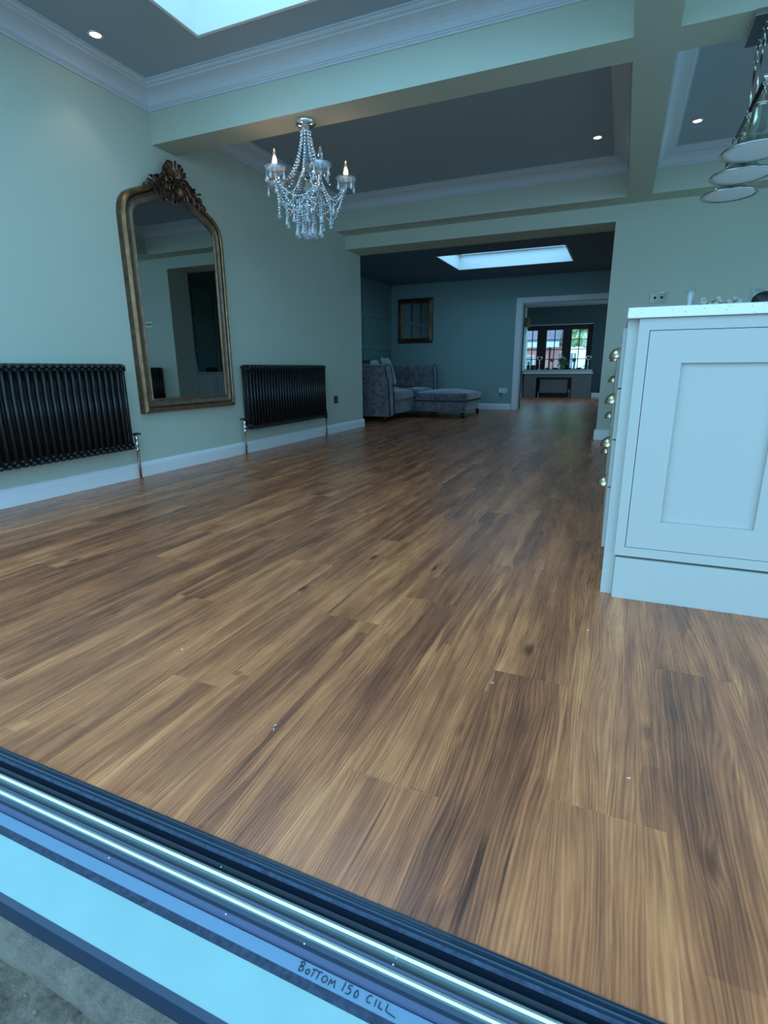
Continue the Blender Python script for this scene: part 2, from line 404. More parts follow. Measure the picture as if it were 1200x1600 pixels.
X0, X1 = -3.15, 3.6
sill = thing('door_threshold', 'dark sliding door track with steel rails and pale outer sill', 'door sill', (0, 0, 0))
def prof(name, pts, m, par=sill): return obj(name, extr_x(bmesh.new(), pts, X0, X1), m, par)
prof('frame_lip', [(.545,-.05),(.545,.001),(.5425,.003),(.540,.003),(.5385,.0005),(.535,.0005),(.532,.003),(.530,.002),(.529,-.004),(.5285,-.05)], M['frameblk'])
prof('bead_strip', [(.5290,-.003),(.5265,-.0045),(.5258,-.008),(.529,-.010)], M['foam'])
prof('track_channel', [(.529,-.050),(.529,-.0085),(.5275,-.009),(.5265,-.026),(.522,-.030),(.470,-.032),(.470,-.050)], M['channel'])
prof('steel_rail', [(.510,-.032),(.5085,-.016),(.506,-.0122),(.502,-.0112),(.4985,-.0130),(.4975,-.018),(.4970,-.032)], M['raillite'])
prof('gasket', [(.493,-.032),(.4925,-.024),(.490,-.021),(.487,-.023),(.4865,-.032)], M['framemid'])
prof('steel_rail', [(.4845,-.032),(.484,-.019),(.481,-.0145),(.4775,-.014),(.4755,-.017),(.475,-.032)], M['raillite'])
prof('outer_track', [(.476,-.050),(.476,-.021),(.470,-.0245),(.4655,-.0255),(.464,-.028),(.463,-.050)], M['frameblk'])
prof('outer_flange', [(.4655,-.05),(.4655,-.0262),(.458,-.0268),(.457,-.05)], M['framemid'])
prof('protective_strip', [(.4575,-.05),(.4575,-.0335),(.455,-.0305),(.4375,-.0308),(.4370,-.05)], M['film2'])
prof('gasket_strip', [(.4371,-.055),(.4371,-.0318),(.4264,-.0326),(.4264,-.055)], M['foam'])
prof('sill_board', [(.4262,-.06),(.4262,-.0345),(.3635,-.0495),(.3630,-.062)], M['filmblue'])
prof('sill_nose', [(.3640,-.062),(.3640,-.0490),(.3600,-.0512),(.3565,-.0550),(.3550,-.060),(.3550,-.0865),(.3640,-.0865)], M['navy'])
# handwriting on the protective strip: strokes given along x and across the strip (y)
text = tag(bpy.data.objects.new('handwritten_note', None), 'handwritten black marker words on the pale blue sill strip', 'writing'); COL.objects.link(text)
text.location = (-.3235, .4376, -.0303)
GL = {
 'B': [[(.1,.1),(.12,1)], [(-.1,.85),(.3,1.02),(.55,.85),(.45,.62),(.15,.52),(.5,.45),(.68,.25),(.5,.05),(.1,.02)]],
 'o': [[(.3,.55),(.08,.4),(.08,.12),(.32,0),(.52,.15),(.5,.42),(.3,.55)]],
 'T': [[(-.05,.72),(.62,.82)], [(.25,.78),(.2,.02)]],
 'O': [[(.4,.72),(.1,.55),(.05,.2),(.35,.0),(.68,.15),(.72,.5),(.4,.72)]],
 'M': [[(0,.0),(.08,.68),(.32,.25),(.6,.72),(.85,0)]],
 '1': [[(.2,1),(.16,.05)]],
 '5': [[(.6,.95),(.15,.9),(.12,.55),(.45,.6),(.62,.35),(.42,.02),(.0,.05)]],
 '0': [[(.35,.8),(.1,.5),(.15,.08),(.5,.05),(.62,.4),(.35,.8)]],
 'C': [[(.6,.8),(.2,.75),(0,.4),(.15,.05),(.65,.08)]],
 'I': [[(.15,.7),(.15,0)]],
 'L': [[(.1,.7),(.06,.05),(.65,.0)]],
 'l': [[(.1,.8),(.05,.08),(.5,.0),(1.5,-.12)]],
}
def word(s, x, adv, h, y=0, name='word'):
    bm = bmesh.new()
    for ch, dx in zip(s, adv):
        for st_ in GL[ch]:
            pts = [(x + px*h*.85, y + py*h, .0004) for px, py in st_]
            # smooth once
            q = []
            for a, b in zip(pts, pts[1:]):
                q += [a, tuple((a[i]+b[i])/2 for i in range(3))]
            q.append(pts[-1])
            tube(bm, q, .00062, 5)
        x += dx
    return obj(name, bm, M['pen'], text)
word('BoTTOM', 0, [.0105,.0085,.0075,.0085,.0115,.01], .0125, .0035)
word('150', .0650, [.0065,.0105,.0105], .0120, .0040)
word('CILl', .1000, [.0110,.0060,.0100,.01], .0115, .0055)
bm = bmesh.new()
for x, y, z in [(-.55,.4325,-.0370),(-.475,.4335,-.037),(-.43,.4310,-.0368),(-.4285,.4335,-.037),(-.388,.4325,-.037),(-.62,.4775,-.0140),(-.70,.4620,-.0262),(-.33,.4700,-.0240),(-.205,.4915,-.0205),(-.52,.5230,-.0290),(-.46,.462,-.0262)]:
    box(bm, x-.0012, x+.0012, y-.0008, y+.0008, z, z+.0006)
obj('paint_specks', bm, M['plug'], sill)['kind'] = 'stuff'

# ---------------------------------------------------------------- floor planks
floor = struct(obj('floor', B(XS, XR, .5455, 15.1, -.06, -.0011), M['underlay']))
PW = .1862; PL = 1.2275
def plank_mesh(wd, ln):
    bm = bmesh.new(); box(bm, 0, wd, .0007, ln-.0007, -.0010, 0)
    me = bpy.data.meshes.new('plank'); bm.to_mesh(me); bm.free(); me.materials.append(M['wood']); return me
full = plank_mesh(PW, PL)
known = {0: .847, -1: 1.230, -2: .770, -3: 1.565, -4: 1.347, -5: .894, -6: 1.740, -7: 1.287, -8: 1.940, 1: 1.400, 2: 1.05, 3: 1.75}
random.seed(21); count = 0; extra = bmesh.new()
def put(x0, x1, y0, y1):
    global count
    ln = y1-y0
    if ln < .04: return
    if count >= 300:
        return box(extra, x0, x1, y0, y1, -.0010, 0)
    me = full if abs(ln-PL) < 1e-4 and abs(x1-x0-PW) < 1e-4 else plank_mesh(x1-x0, ln)
    o = bpy.data.objects.new('plank', me); COL.objects.link(o); o.location = (x0, y0, 0); o.parent = floor; count += 1
for r in range(-24, 9):
    x0 = -.0445 + r*.1862; x1 = x0 + PW
    if x1 < XS: continue
    j = known.get(r, random.uniform(.6, 1.8)); ys = j
    while ys > .546: ys -= PL
    y = ys
    while y < YW:
        a, b = max(y, .546), min(y+PL, YW)
        xa, xb = x0, x1
        # main room is narrower on the left than the sofa room
        if b <= YH + .0 and xb < XL: y += PL; continue
        if xb < XL: a = max(a, YH)
        elif xa < XL:
            if b <= YH: xa = XL
        if a >= YB and xb < -2.55: y += PL; continue
        if a >= YB and xa > .35: y += PL; continue
        if xa > 1.05 and a > 3.4: y += PL; continue
        if b > YB and (xb < -2.45): b = YB
        put(xa, xb, a, b); y += PL
if len(extra.verts): obj('plank', extra, M['wood'], floor)['kind'] = 'stuff'
print('planks', count)
bm = bmesh.new()
for x, y, a in [(-.621,.826,1.2),(-.616,.812,2.0),(.085,.955,.3),(-.22,1.17,.5),(-.21,2.02,.1),(-.02,1.55,.2),(-1.05,1.0,.2)]:
    v = Matrix.Rotation(a, 3, 'Z')
    bm2 = bmesh.new(); box(bm2, -.0035, .0035, -.0009, .0009, .0002, .0010)
    for q in bm2.verts: q.co = v @ q.co + Vector((x, y, 0))
    me_ = bpy.data.meshes.new('t'); bm2.to_mesh(me_); bm2.free(); bm.from_mesh(me_); bpy.data.meshes.remove(me_)
fl = tag(obj('paint_flecks', bm, M['plug']), 'tiny white paint flecks scattered on the brown floor', 'flecks'); fl['kind'] = 'stuff'

# ---------------------------------------------------------------- walls
def wall(name, *a, m='wall'): return struct(obj(name, B(*a), M[m]))
wall('wall_left', XL-.14, XL, .30, YH, -.05, 3.0)
wall('wall_left_return', XS-.14, XL-.14, YH-.14, YH, -.05, 3.0)
wall('wall_left_rear', XS-.14, XS, YH, YB, -.05, 3.0, m='teal')
wall('wall_far', -.2, XR, YF, YH, -.05, 3.0)
wall('wall_far_header', XL, -.2, YF, YH, 2.121, 3.0)
wall('wall_right_rear', 1.45, 1.6, YH, YB, -.05, 3.0, m='teal')
DX0, DX1, DZ = -1.745, .02, 1.868
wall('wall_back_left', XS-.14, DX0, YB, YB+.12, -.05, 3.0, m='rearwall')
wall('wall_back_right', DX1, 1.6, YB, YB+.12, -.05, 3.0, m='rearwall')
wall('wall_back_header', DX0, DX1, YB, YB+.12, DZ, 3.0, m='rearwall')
XFL = -2.42
wall('wall_front_room_left', XFL-.14, XFL, YB+.12, YW+.3, -.05, 2.6, m='wall')
wall('wall_front_room_right', .6, .74, YB+.12, 11.6, -.05, 2.6); wall('wall_front_room_right_low', .6, .74, 11.6, 14.4, -.05, .7)
wall('wall_front_room_right_top', .6, .74, 11.6, 14.4, 2.1, 2.6); wall('wall_front_room_right_end', .6, .74, 14.4, YW+.3, -.05, 2.6)  # gap left between these wall parts is an unseen opening added for light
WX0, WX1, WZ0, WZ1 = -2.40, -.775, .70, 1.82
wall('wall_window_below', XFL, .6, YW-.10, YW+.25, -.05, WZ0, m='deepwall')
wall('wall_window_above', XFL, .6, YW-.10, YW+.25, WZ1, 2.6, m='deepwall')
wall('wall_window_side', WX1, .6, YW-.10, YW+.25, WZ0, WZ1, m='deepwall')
# kitchen side wall, its opening added for daylight; wall over the wide garden doors
wall('wall_right_low', XR, XR+.2, .3, YF, -.05, .95); wall('wall_right_top', XR, XR+.2, .3, YF, 2.15, 3.0)
wall('wall_right_near', XR, XR+.2, .3, 1.5, .95, 2.15); wall('wall_right_far', XR, XR+.2, 4.9, YF, .95, 2.15)
wall('wall_front_top', XL, XR, .30, YD, 2.45, 3.0)
wall('wall_front_side', 3.6, XR, .30, YD, -.2, 2.45)

# ceilings with skylight openings
def slab_hole(name, x0, x1, y0, y1, hx0, hx1, hy0, hy1, z, t, m):
    bm = bmesh.new()
    box(bm, x0, hx0, y0, y1, z, z+t); box(bm, hx1, x1, y0, y1, z, z+t)
    box(bm, hx0, hx1, y0, hy0, z, z+t); box(bm, hx0, hx1, hy1, y1, z, z+t)
    return struct(obj(name, bm, M[m]))
SK = (-2.40, -.60, 1.0, 2.913)
slab_hole('ceiling', XL, XR, .30, 3.26, *SK, ZC, .1, 'ceil')
struct(obj('ceiling_middle', B(XL, XR, 3.26, YF, ZC, ZC+.1), M['ceil']))
SR = (-2.62, -.825, 7.94, 9.15)
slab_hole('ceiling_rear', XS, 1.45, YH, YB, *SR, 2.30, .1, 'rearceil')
struct(obj('ceiling_front_room', B(XFL, .6, YB+.12, YW-.1, 2.25, 2.35), M['ceil']))
def shaft(name, s, z0, z1, n):
    bm = bmesh.new(); t = .02; x0, x1, y0, y1 = s
    x0 += .001; x1 -= .001; y0 += .001; y1 -= .001; z0 -= .002
    box(bm, x0, x0+t, y0, y1, z0, z1); box(bm, x1-t, x1, y0, y1, z0, z1)
    box(bm, x0+t, x1-t, y0, y0+t, z0, z1); box(bm, x0+t, x1-t, y1-t, y1, z0, z1)
    x0 += t; x1 -= t; y0 += t; y1 -= t
    o = struct(obj(name, bm, M['shaft']))
    g = obj('skylight_pane', B(x0, x1, y0, y1, z1-.02, z1-.012), M['pane'], o)
    bm = bmesh.new(); f = .045
    box(bm, x0, x0+f, y0, y1, z1-.05, z1); box(bm, x1-f, x1, y0, y1, z1-.05, z1)
    box(bm, x0+f, x1-f, y0, y0+f, z1-.05, z1); box(bm, x0+f, x1-f, y1-f, y1, z1-.05, z1)
    obj('skylight_frame', bm, M['white'], o)
    return o
def thin_glass():
    m, N, L, p = newmat('clear_window_pane')
    for n_ in list(N): N.remove(n_)
    out = N.new('ShaderNodeOutputMaterial'); mix = N.new('ShaderNodeMixShader'); t = N.new('ShaderNodeBsdfTransparent'); g = N.new('ShaderNodeBsdfGlossy')
    mix.inputs[0].default_value = .05
    t.inputs[0].default_value = (.95,.97,.97,1); g.inputs['Roughness'].default_value = .02
    L.new(t.outputs[0], mix.inputs[1]); L.new(g.outputs[0], mix.inputs[2]); L.new(mix.outputs[0], out.inputs[0])
    return m
M['pane'] = thin_glass()
shaft('window_1', SK, ZC, 2.92, 1)
shaft('window_2', SR, 2.30, 2.56, 2)
# roof over the ceilings keeps the sky out
bm = bmesh.new()
box(bm, XS-.2, XR+.2, YF, YB+.1, 3.0, 3.05); box(bm, XL-.2, XR+.2, 3.0, YF, 3.0, 3.05)
box(bm, XFL-.2, .8, YB+.1, YW+.3, 2.6, 2.65)
# hole over the rear skylight is left by raising its own curb
bm.free()
struct(obj('roof_front_room', B(XFL-.2, .8, YB+.12, YW+.5, 2.6, 2.68), M['ceil']))

# beams
def beam(name, *a): return struct(obj(name, B(*a), M['wall']))
beam('trim_1', XL, XR, 3.26, 3.487, ZB, ZC)
beam('trim_2', -.105, .095, .47, 3.26, ZB, ZC)
beam('trim_3', -.105, .095, 3.487, 5.93, ZB, ZC)
beam('trim_4', XL, XR, 5.93, YF, ZB, ZC)

# cornices: closed rings around each ceiling bay, with covings and fillets
CP = [(0,0),(.010,0),(.010,.012),(.016,.012),(.018,.020),(.024,.020),(.027,.026),(.034,.045),(.048,.062),(.066,.074),(.088,.082),(.106,.086),(.108,.094),(.122,.096),(.130,.102),(.132,.108),(.145,.108),(.145,.1165)]
def cornice(name, x0, x1, y0, y1, zb):
    bm = bmesh.new(); rings = []
    for d, h in CP:
        rings.append([bm.verts.new(p) for p in ((x0+d, y0+d, zb+h), (x1-d, y0+d, zb+h), (x1-d, y1-d, zb+h), (x0+d, y1-d, zb+h))])
    for a, b in zip(rings, rings[1:]):
        for k in range(4): bm.faces.new((a[k], a[(k+1)%4], b[(k+1)%4], b[k]))
    bmesh.ops.recalc_face_normals(bm, faces=bm.faces)
    return struct(obj(name, bm, M['plaster']))
cornice('trim_5', XL, -.105, .47, 3.26, 2.4585)
cornice('trim_6', .095, XR, .47, 3.26, 2.4585)
cornice('trim_7', XL, -.105, 3.487, 5.93, 2.4585)
cornice('trim_8', .095, XR, 3.487, 5.93, 2.4585)

# skirting boards
def skirt_prof(t=.018, h=.105): return [(0,0),(t,0),(t,h*.74),(t*.86,h*.80),(t*.78,h*.86),(t*.5,h*.95),(t*.3,h),(0,h)]
def skirt_y(name, x, y0, y1, sgn=1, h=.105): return struct(obj(name, extr_y(bmesh.new(), [(x+sgn*a, z) for a, z in skirt_prof(h=h)], y0, y1), M['white']))
def skirt_x(name, y, x0, x1, sgn=-1, h=.105): return struct(obj(name, extr_x(bmesh.new(), [(y+sgn*a, z) for a, z in skirt_prof(h=h)], x0, x1), M['white']))
skirt_y('baseboard_left', XL, .55, YH+.018)
skirt_x('baseboard_left_end', YH, XL-.3, XL, sgn=1)
skirt_x('baseboard_far', YF, -.218, XR)
skirt_y('baseboard_far_end', -.2, YF, YH, sgn=-1)
skirt_x('baseboard_back', YB, XS, -1.85)
skirt_x('baseboard_back_right', YB, .14, 1.45)
skirt_y('baseboard_left_rear', XS, YH, YB)
skirt_y('baseboard_front_room', XFL, YB+.12, YW-.4, h=.12)
skirt_x('baseboard_window', YW-.1, -.68, .6, h=.12)

# panelling on the sofa room's left wall and right wall
def panelling(name, x, sgn):
    p = struct(obj(name, B(*sorted((x, x+sgn*.006)), YH+.02, YB-.001, 0.11, 2.299), M['teal']))
    for z in (.57, 1.13, 1.69, 2.25):
        obj('rail', B(*sorted((x+sgn*.006, x+sgn*.024)), YH+.02, YB-.001, z-.04, z+.04, bev=.003, seg=1), M['teal'], p)
    st = None
    for k in range(7):
        y = 6.72 + .565*k
        for z0, z1 in ((.11,.53),(.61,1.09),(1.17,1.65),(1.73,2.21)):
            obj('stile', B(*sorted((x+sgn*.006, x+sgn*.024)), y-.04, y+.04, z0, z1, bev=.003, seg=1), M['teal'], p)
    return p
panelling('trim_9', XS, 1); panelling('trim_10', 1.45, -1)

# doorway to the front room: lining, architrave, open leaf
door = struct(obj('door_1', B(DX0, DX0+.02, YB-.005, YB+.125, 0, DZ), M['lining']))
obj('lining_head', B(DX0+.02, DX1-.02, YB-.005, YB+.125, DZ-.02, DZ), M['lining'], door)
obj('lining_right', B(DX1-.02, DX1, YB-.005, YB+.125, 0, DZ), M['lining'], door)
aw = .105
obj('architrave', B(DX0-aw+.01, DX0+.012, YB-.024, YB, 0, DZ+.0785, bev=.005), M['white'], door)
obj('architrave', B(DX0+.012, DX1-.012, YB-.024, YB, DZ-.010, DZ+.0785, bev=.005), M['white'], door)
obj('architrave', B(DX1-.012, DX1+aw-.01, YB-.024, YB, 0, DZ+.0785, bev=.005), M['white'], door)
leaf = obj('door_leaf', B(DX0-.66, DX0+.034, YB+.135, YB+.175, .01, DZ-.03, bev=.002), M['darkwood'], door)
obj('door_handle', tube(bmesh.new(), [(DX0-.60, YB+.175, .98), (DX0-.60, YB+.22, .98), (DX0-.50, YB+.22, .98)], .009), M['chrome'], leaf, True)

# ---------------------------------------------------------------- front window and view
win = struct(obj('window_3', bmesh.new(), M['darkwood']))
def addbox(name, par, m, *a, **k): return obj(name, B(*a, **k), M[m], par)
y0, y1 = YW+.02, YW+.09
addbox('frame_head', win, 'darkwood', WX0, WX1, y0-.02, y1, 1.69, WZ1)
addbox('frame_foot', win, 'darkwood', WX0, WX1, y0-.02, y1, WZ0, .725)
addbox('mullion', win, 'darkwood', -2.135, -1.90, y0-.02, y1, .725, 1.69)
addbox('mullion', win, 'darkwood', -1.495, -1.28, y0-.02, y1, .725, 1.69)
addbox('mullion', win, 'darkwood', -.905, WX1, y0-.02, y1, .725, 1.69)
for xa, xb in ((-2.40,-2.135), (-1.90,-1.495), (-1.28,-.905)):
    xm = (xa+xb)/2 if xa > -2.3 else -2.262
    addbox('glazing_bar', win, 'darkwood', xm-.011, xm+.011, y0, y0+.04, .725, 1.69)
    for k in range(1, 4):
        z = .725 + (1.69-.725)*k/4
        addbox('glazing_bar', win, 'darkwood', xa, xb, y0+.002, y0+.038, z-.009, z+.009)
    for (a, b) in ((xa, xm-.011), (xm+.011, xb)):
        for k in range(4):
            z0 = .725 + .24125*k
            addbox('pane', win, 'pane', a, b, y0+.015, y0+.021, z0+.009, z0+.232)
# reveals
struct(obj('trim_11', B(WX0, WX1, YW-.10, YW+.0, WZ1-.012, WZ1), M['lining']))
# window board and radiator cover
cover = thing('radiator_cover', 'grey boxed radiator cover below the far window', 'radiator cover', (0, 0, 0))
bm = bmesh.new()
CX0, CX1, CY = -2.36, -.70, 14.72
box(bm, CX0, -2.045, CY, CY+.03, 0, .60); box(bm, -1.165, CX1, CY, CY+.03, 0, .60)
box(bm, -2.045, -1.165, CY, CY+.03, .505, .60); box(bm, CX1-.03, CX1, CY+.03, YW-.101, 0, .60)
obj('front_board', bm, M['radbox'], cover)
obj('opening_back', B(-2.045, -1.165, CY+.24, CY+.245, 0, .505), M['blackplastic'], cover)
obj('sill_board', B(CX0-.03, CX1+.02, CY-.05, YW-.101, .60, .625, bev=.004), M['white'], cover)
obj('upper_ledge', B(CX0-.03, CX1-.0, CY+.03, YW-.101, .6255, .70, bev=.004), M['sillboard'], cover)
pr = thing('panel_radiator', 'flat white panel radiator recessed under the far window board', 'radiator', (-1.60, CY+.12, 0))
obj('panel', B(-.36, .34, -.04, .02, .11, .465, bev=.012), M['radbox'], pr)
obj('valve', lathe(bmesh.new(), [(.012,0),(.016,.02),(.02,.03),(.02,.08),(.012,.09)], 10, (.385,-.01,.12)), M['plug'], pr, True)
obj('pipe', tube(bmesh.new(), [(.385,-.01,-.0), (.385,-.01,.13)], .008), M['plug'], pr)
obj('pipe', tube(bmesh.new(), [(-.385,-.01,-.0), (-.385,-.01,.14), (-.35,-.01,.14)], .008), M['plug'], pr)

# things on the far window board (top z = .70)
def heart_stand(x, y, label):
    t = thing('heart_ornament', label, 'ornament', (x, y, .70), group='silver heart ornaments on the window board')
    obj('base', lathe(bmesh.new(), [(.035,0),(.035,.008),(.012,.02),(.008,.20),(.01,.22)], 12), M['silver'], t, True)
    pts = []
    for k in range(25):
        a = 2*PI*k/24; pts.append((.058*math.sin(a)**3/1.0, 0, .285 + .004*(13*math.cos(a)-5*math.cos(2*a)-2*math.cos(3*a)-math.cos(4*a))))
    obj('heart', tube(bmesh.new(), pts, .012, 8), M['silver'], t, True)
heart_stand(-2.02, 14.96, 'silver heart on a stem, left of the two on the far window board')
heart_stand(-.82, 14.96, 'silver heart on a stem, right of the two on the far window board')
def flower_stand(x, y, label, dark):
    t = thing('metal_flower_ornament', label, 'ornament', (x, y, .70))
    obj('stem', lathe(bmesh.new(), [(.045,0),(.04,.01),(.012,.025),(.007,.19),(.007,.20)], 12), M['silver' if not dark else 'blackplastic'], t, True)
    bm = bmesh.new()
    for k in range(6):
        a = PI/3*k; ball(bm, (.034*math.cos(a), 0, .235+.034*math.sin(a)), .023, 1, (1,.35,1))
    ball(bm, (0, -.006, .235), .018, 1)
    obj('flower_head', bm, M['radbox' if not dark else 'plantgreen'], t, True)
flower_stand(-1.705, 14.95, 'grey flower shaped ornament on a stem, left of the vase', False)
flower_stand(-1.16, 14.95, 'dark flower shaped ornament on a stem, right of the vase', True)
v = thing('flower_vase', 'vase of cream roses and greenery in the middle of the far window board', 'vase', (-1.44, 14.94, .70))
obj('vase', lathe(bmesh.new(), [(.03,0),(.05,.02),(.06,.07),(.045,.12),(.04,.14),(.046,.15)], 14), M['plantgreen'], v, True)
random.seed(5)
for nme, cnt, r0, r1, mt in (('foliage', 46, .03, .14, 'plantgreen'), ('bloom', 7, .02, .055, 'petal')):
    for k in range(1 if nme == 'foliage' else cnt):
        bm = bmesh.new()
        for q in range(cnt if nme == 'foliage' else 1):
            a = random.uniform(0, 2*PI); rr = random.uniform(r0, r1); z = random.uniform(.14, .30) - rr*.35
            if nme == 'bloom': z = random.uniform(.25, .33)
            ball(bm, (rr*math.cos(a), rr*math.sin(a)*.6, z), random.uniform(.02,.034) if nme == 'foliage' else .022, 1, (1, .8, random.uniform(.5,1)))
        obj(nme, bm, M[mt], v, True)
def dark_tray(x, w_, label):
    t = thing('tealight_box', label, 'candle box', (x, 14.93, .70), group='low dark boxes along the window board')
    obj('box', B(-w_/2, w_/2, -.035, .035, 0, .045, bev=.004), M['blackplastic'], t)
    obj('rim', B(-w_/2-.003, w_/2+.003, -.038, .038, .045, .050), M['darkwood'], t)
dark_tray(-1.81, .08, 'low dark box between the left heart and the grey flower ornament')
dark_tray(-1.61, .12, 'low dark box just left of the vase on the window board')
dark_tray(-1.29, .13, 'low dark box just right of the vase on the window board')
dark_tray(-1.03, .12, 'low dark box left of the right heart ornament')
t = thing('cat_figurine', 'dark seated cat figure at the left end of the window board', 'figurine', (-2.30, 14.95, .70))
bm = bmesh.new(); ball(bm, (0,0,.07), .045, 2, (1,.8,1.6)); ball(bm, (0,0,.17), .028, 2); tube(bm, [(-.016,0,.185),(-.02,0,.215)], .009, 6, taper=lambda u:1-.9*u); tube(bm, [(.016,0,.185),(.02,0,.215)], .009, 6, taper=lambda u:1-.9*u)
obj('body', bm, M['blackplastic'], t, True)
t = thing('dark_candle_pot', 'squat dark candle pot beside the cat figure', 'candle pot', (-2.17, 14.95, .70))
obj('pot', lathe(bmesh.new(), [(.05,0),(.055,.01),(.055,.11),(.05,.12),(.04,.118)], 14), M['blackplastic'], t, True)
# wall lamp and switch of the front room
t = thing('wall_lamp', 'brown shaded wall lamp with chrome arm, left of the far window', 'lamp', (XFL, 14.35, 1.62))
obj('back_plate', B(0, .02, -.04, .04, -.04, .10, bev=.003), M['chrome'], t)
obj('arm', tube(bmesh.new(), [(.02,0,.0),(.09,0,-.03),(.12,0,.03),(.12,0,.12)], .009, 8), M['chrome'], t, True)
obj('lamp_shade', lathe(bmesh.new(), [(.085,.12),(.06,.34)], 18, (.12,0,0)), M['shade'], t, True)
t = thing('light_switch', 'white light switch to the right of the far window', 'switch', (-.42, YW-.10, 1.31))
obj('plate', B(-.043, .043, -.009, 0, -.043, .043, bev=.002), M['radbox'], t); obj('rocker', B(-.012, .012, -.013, -.008, -.018, .018, bev=.001), M['plug'], t)

# view outside the front window
gr = struct(tag(obj('driveway_ground', B(-40, 40, YW+.5, 90, -.35, -.25), M['grass']), 'pale driveway beyond the far window', 'ground'))
hs = thing('neighbour_house', 'pink red house with grey roof seen through the far window', 'house', (-5.6, 35, -.25))
obj('wall', B(-6, 1.55, 0, 6, 0, 2.45), M['brick'], hs)
obj('roof', extr_x(bmesh.new(), [(-.5,2.45),(6.5,2.45),(3,4.4)], -6.3, 2.0), M['rooftile'], hs)
obj('fascia', B(-6.3, 2.0, -.55, -.48, 2.18, 2.48), M['fascia'], hs)
wf = obj('window', B(-.15, .55, -.04, .02, .75, 1.75), M['fascia'], hs); obj('pane', B(-.08, .48, -.05, -.03, .82, 1.68), M['carglass'], wf)
wf = obj('door', B(-.95, -.55, -.04, .02, 0, 1.95), M['fascia'], hs)
obj('downpipe', tube(bmesh.new(), [(1.45,-.1,0),(1.45,-.1,2.2)], .05), M['tyre'], hs)
fence = thing('garden_fence', 'grey slatted fence beside the pink red house', 'fence', (-3.5, 33.5, -.25))
for k in range(6): obj('slat', B(k*.17, k*.17+.14, 0, .03, 0, 1.8), M['radbox'], fence)
random.seed(9)
def tree(name, x, y, h, r, m, label, n=70):
    t = thing(name, label, 'tree', (x, y, -.25), group='trees beyond the far window')
    obj('trunk', tube(bmesh.new(), [(0,0,0),(0.05,0,h*.4),(0,0,h*.7)], .16, 8, taper=lambda u:1-.5*u), M['shade'], t, True)
    bm = bmesh.new()
    for k in range(n):
        a = random.uniform(0, 2*PI); rr = r*math.sqrt(random.random())*.85; z = h*random.uniform(.3, 1)
        ball(bm, (rr*math.cos(a), rr*math.sin(a), z), random.uniform(.3,.65), 1, (1,1,.8))
    for v_ in bm.verts: v_.co += Vector((random.uniform(-.08,.08),)*3)
    obj('foliage', bm, M[m], t)
tree('leafy_tree', -4.5, 46, 9.0, 2.6, 'leaf', 'dark green tree behind the pink red house roof', 110)
tree('leafy_tree', -.3, 36, 7.5, 2.9, 'leaf2', 'pale green tree behind the parked car', 120)
tree('hedge_tree', 3.0, 44, 6.5, 3.0, 'leaf', 'green tree to the right beyond the parked car')
car = thing('parked_car', 'white car parked outside the far window', 'car', (-2.45, 22, -.25))
body = extr_y(bmesh.new(), [(0,.35),(.02,.62),(.15,.80),(.95,1.0),(1.55,1.48),(2.1,1.62),(3.2,1.60),(4.0,1.1),(4.2,.9),(4.25,.35)], 0, 1.7)
bmesh.ops.bevel(body, geom=[e for e in body.edges], offset=.05, segments=2, affect='EDGES', clamp_overlap=True)
cb = obj('body', body, M['carpaint'], car)
obj('side_window', extr_y(bmesh.new(), [(1.05,1.03),(1.62,1.42),(2.1,1.53),(2.1,1.03)], -.012, .02), M['carglass'], car)
obj('side_window', extr_y(bmesh.new(), [(2.18,1.03),(2.18,1.53),(3.1,1.52),(3.55,1.1)], -.012, .02), M['carglass'], car)
for x in (.85, 3.35):
    wh = obj('wheel', lathe(bmesh.new(), [(.20,-.02),(.32,-.02),(.34,.0),(.34,.18),(.32,.2),(.2,.2)], 20, (x,0,.34), 'y'), M['tyre'], car, True)
    obj('hubcap', lathe(bmesh.new(), [(.0,-.03),(.19,-.025),(.2,.0)], 14, (x,0,.34), 'y'), M['silver'], wh, True)
hl = obj('headlight', B(.04, .3, -.02, .1, .66, .80, bev=.02), M['silver'], car)

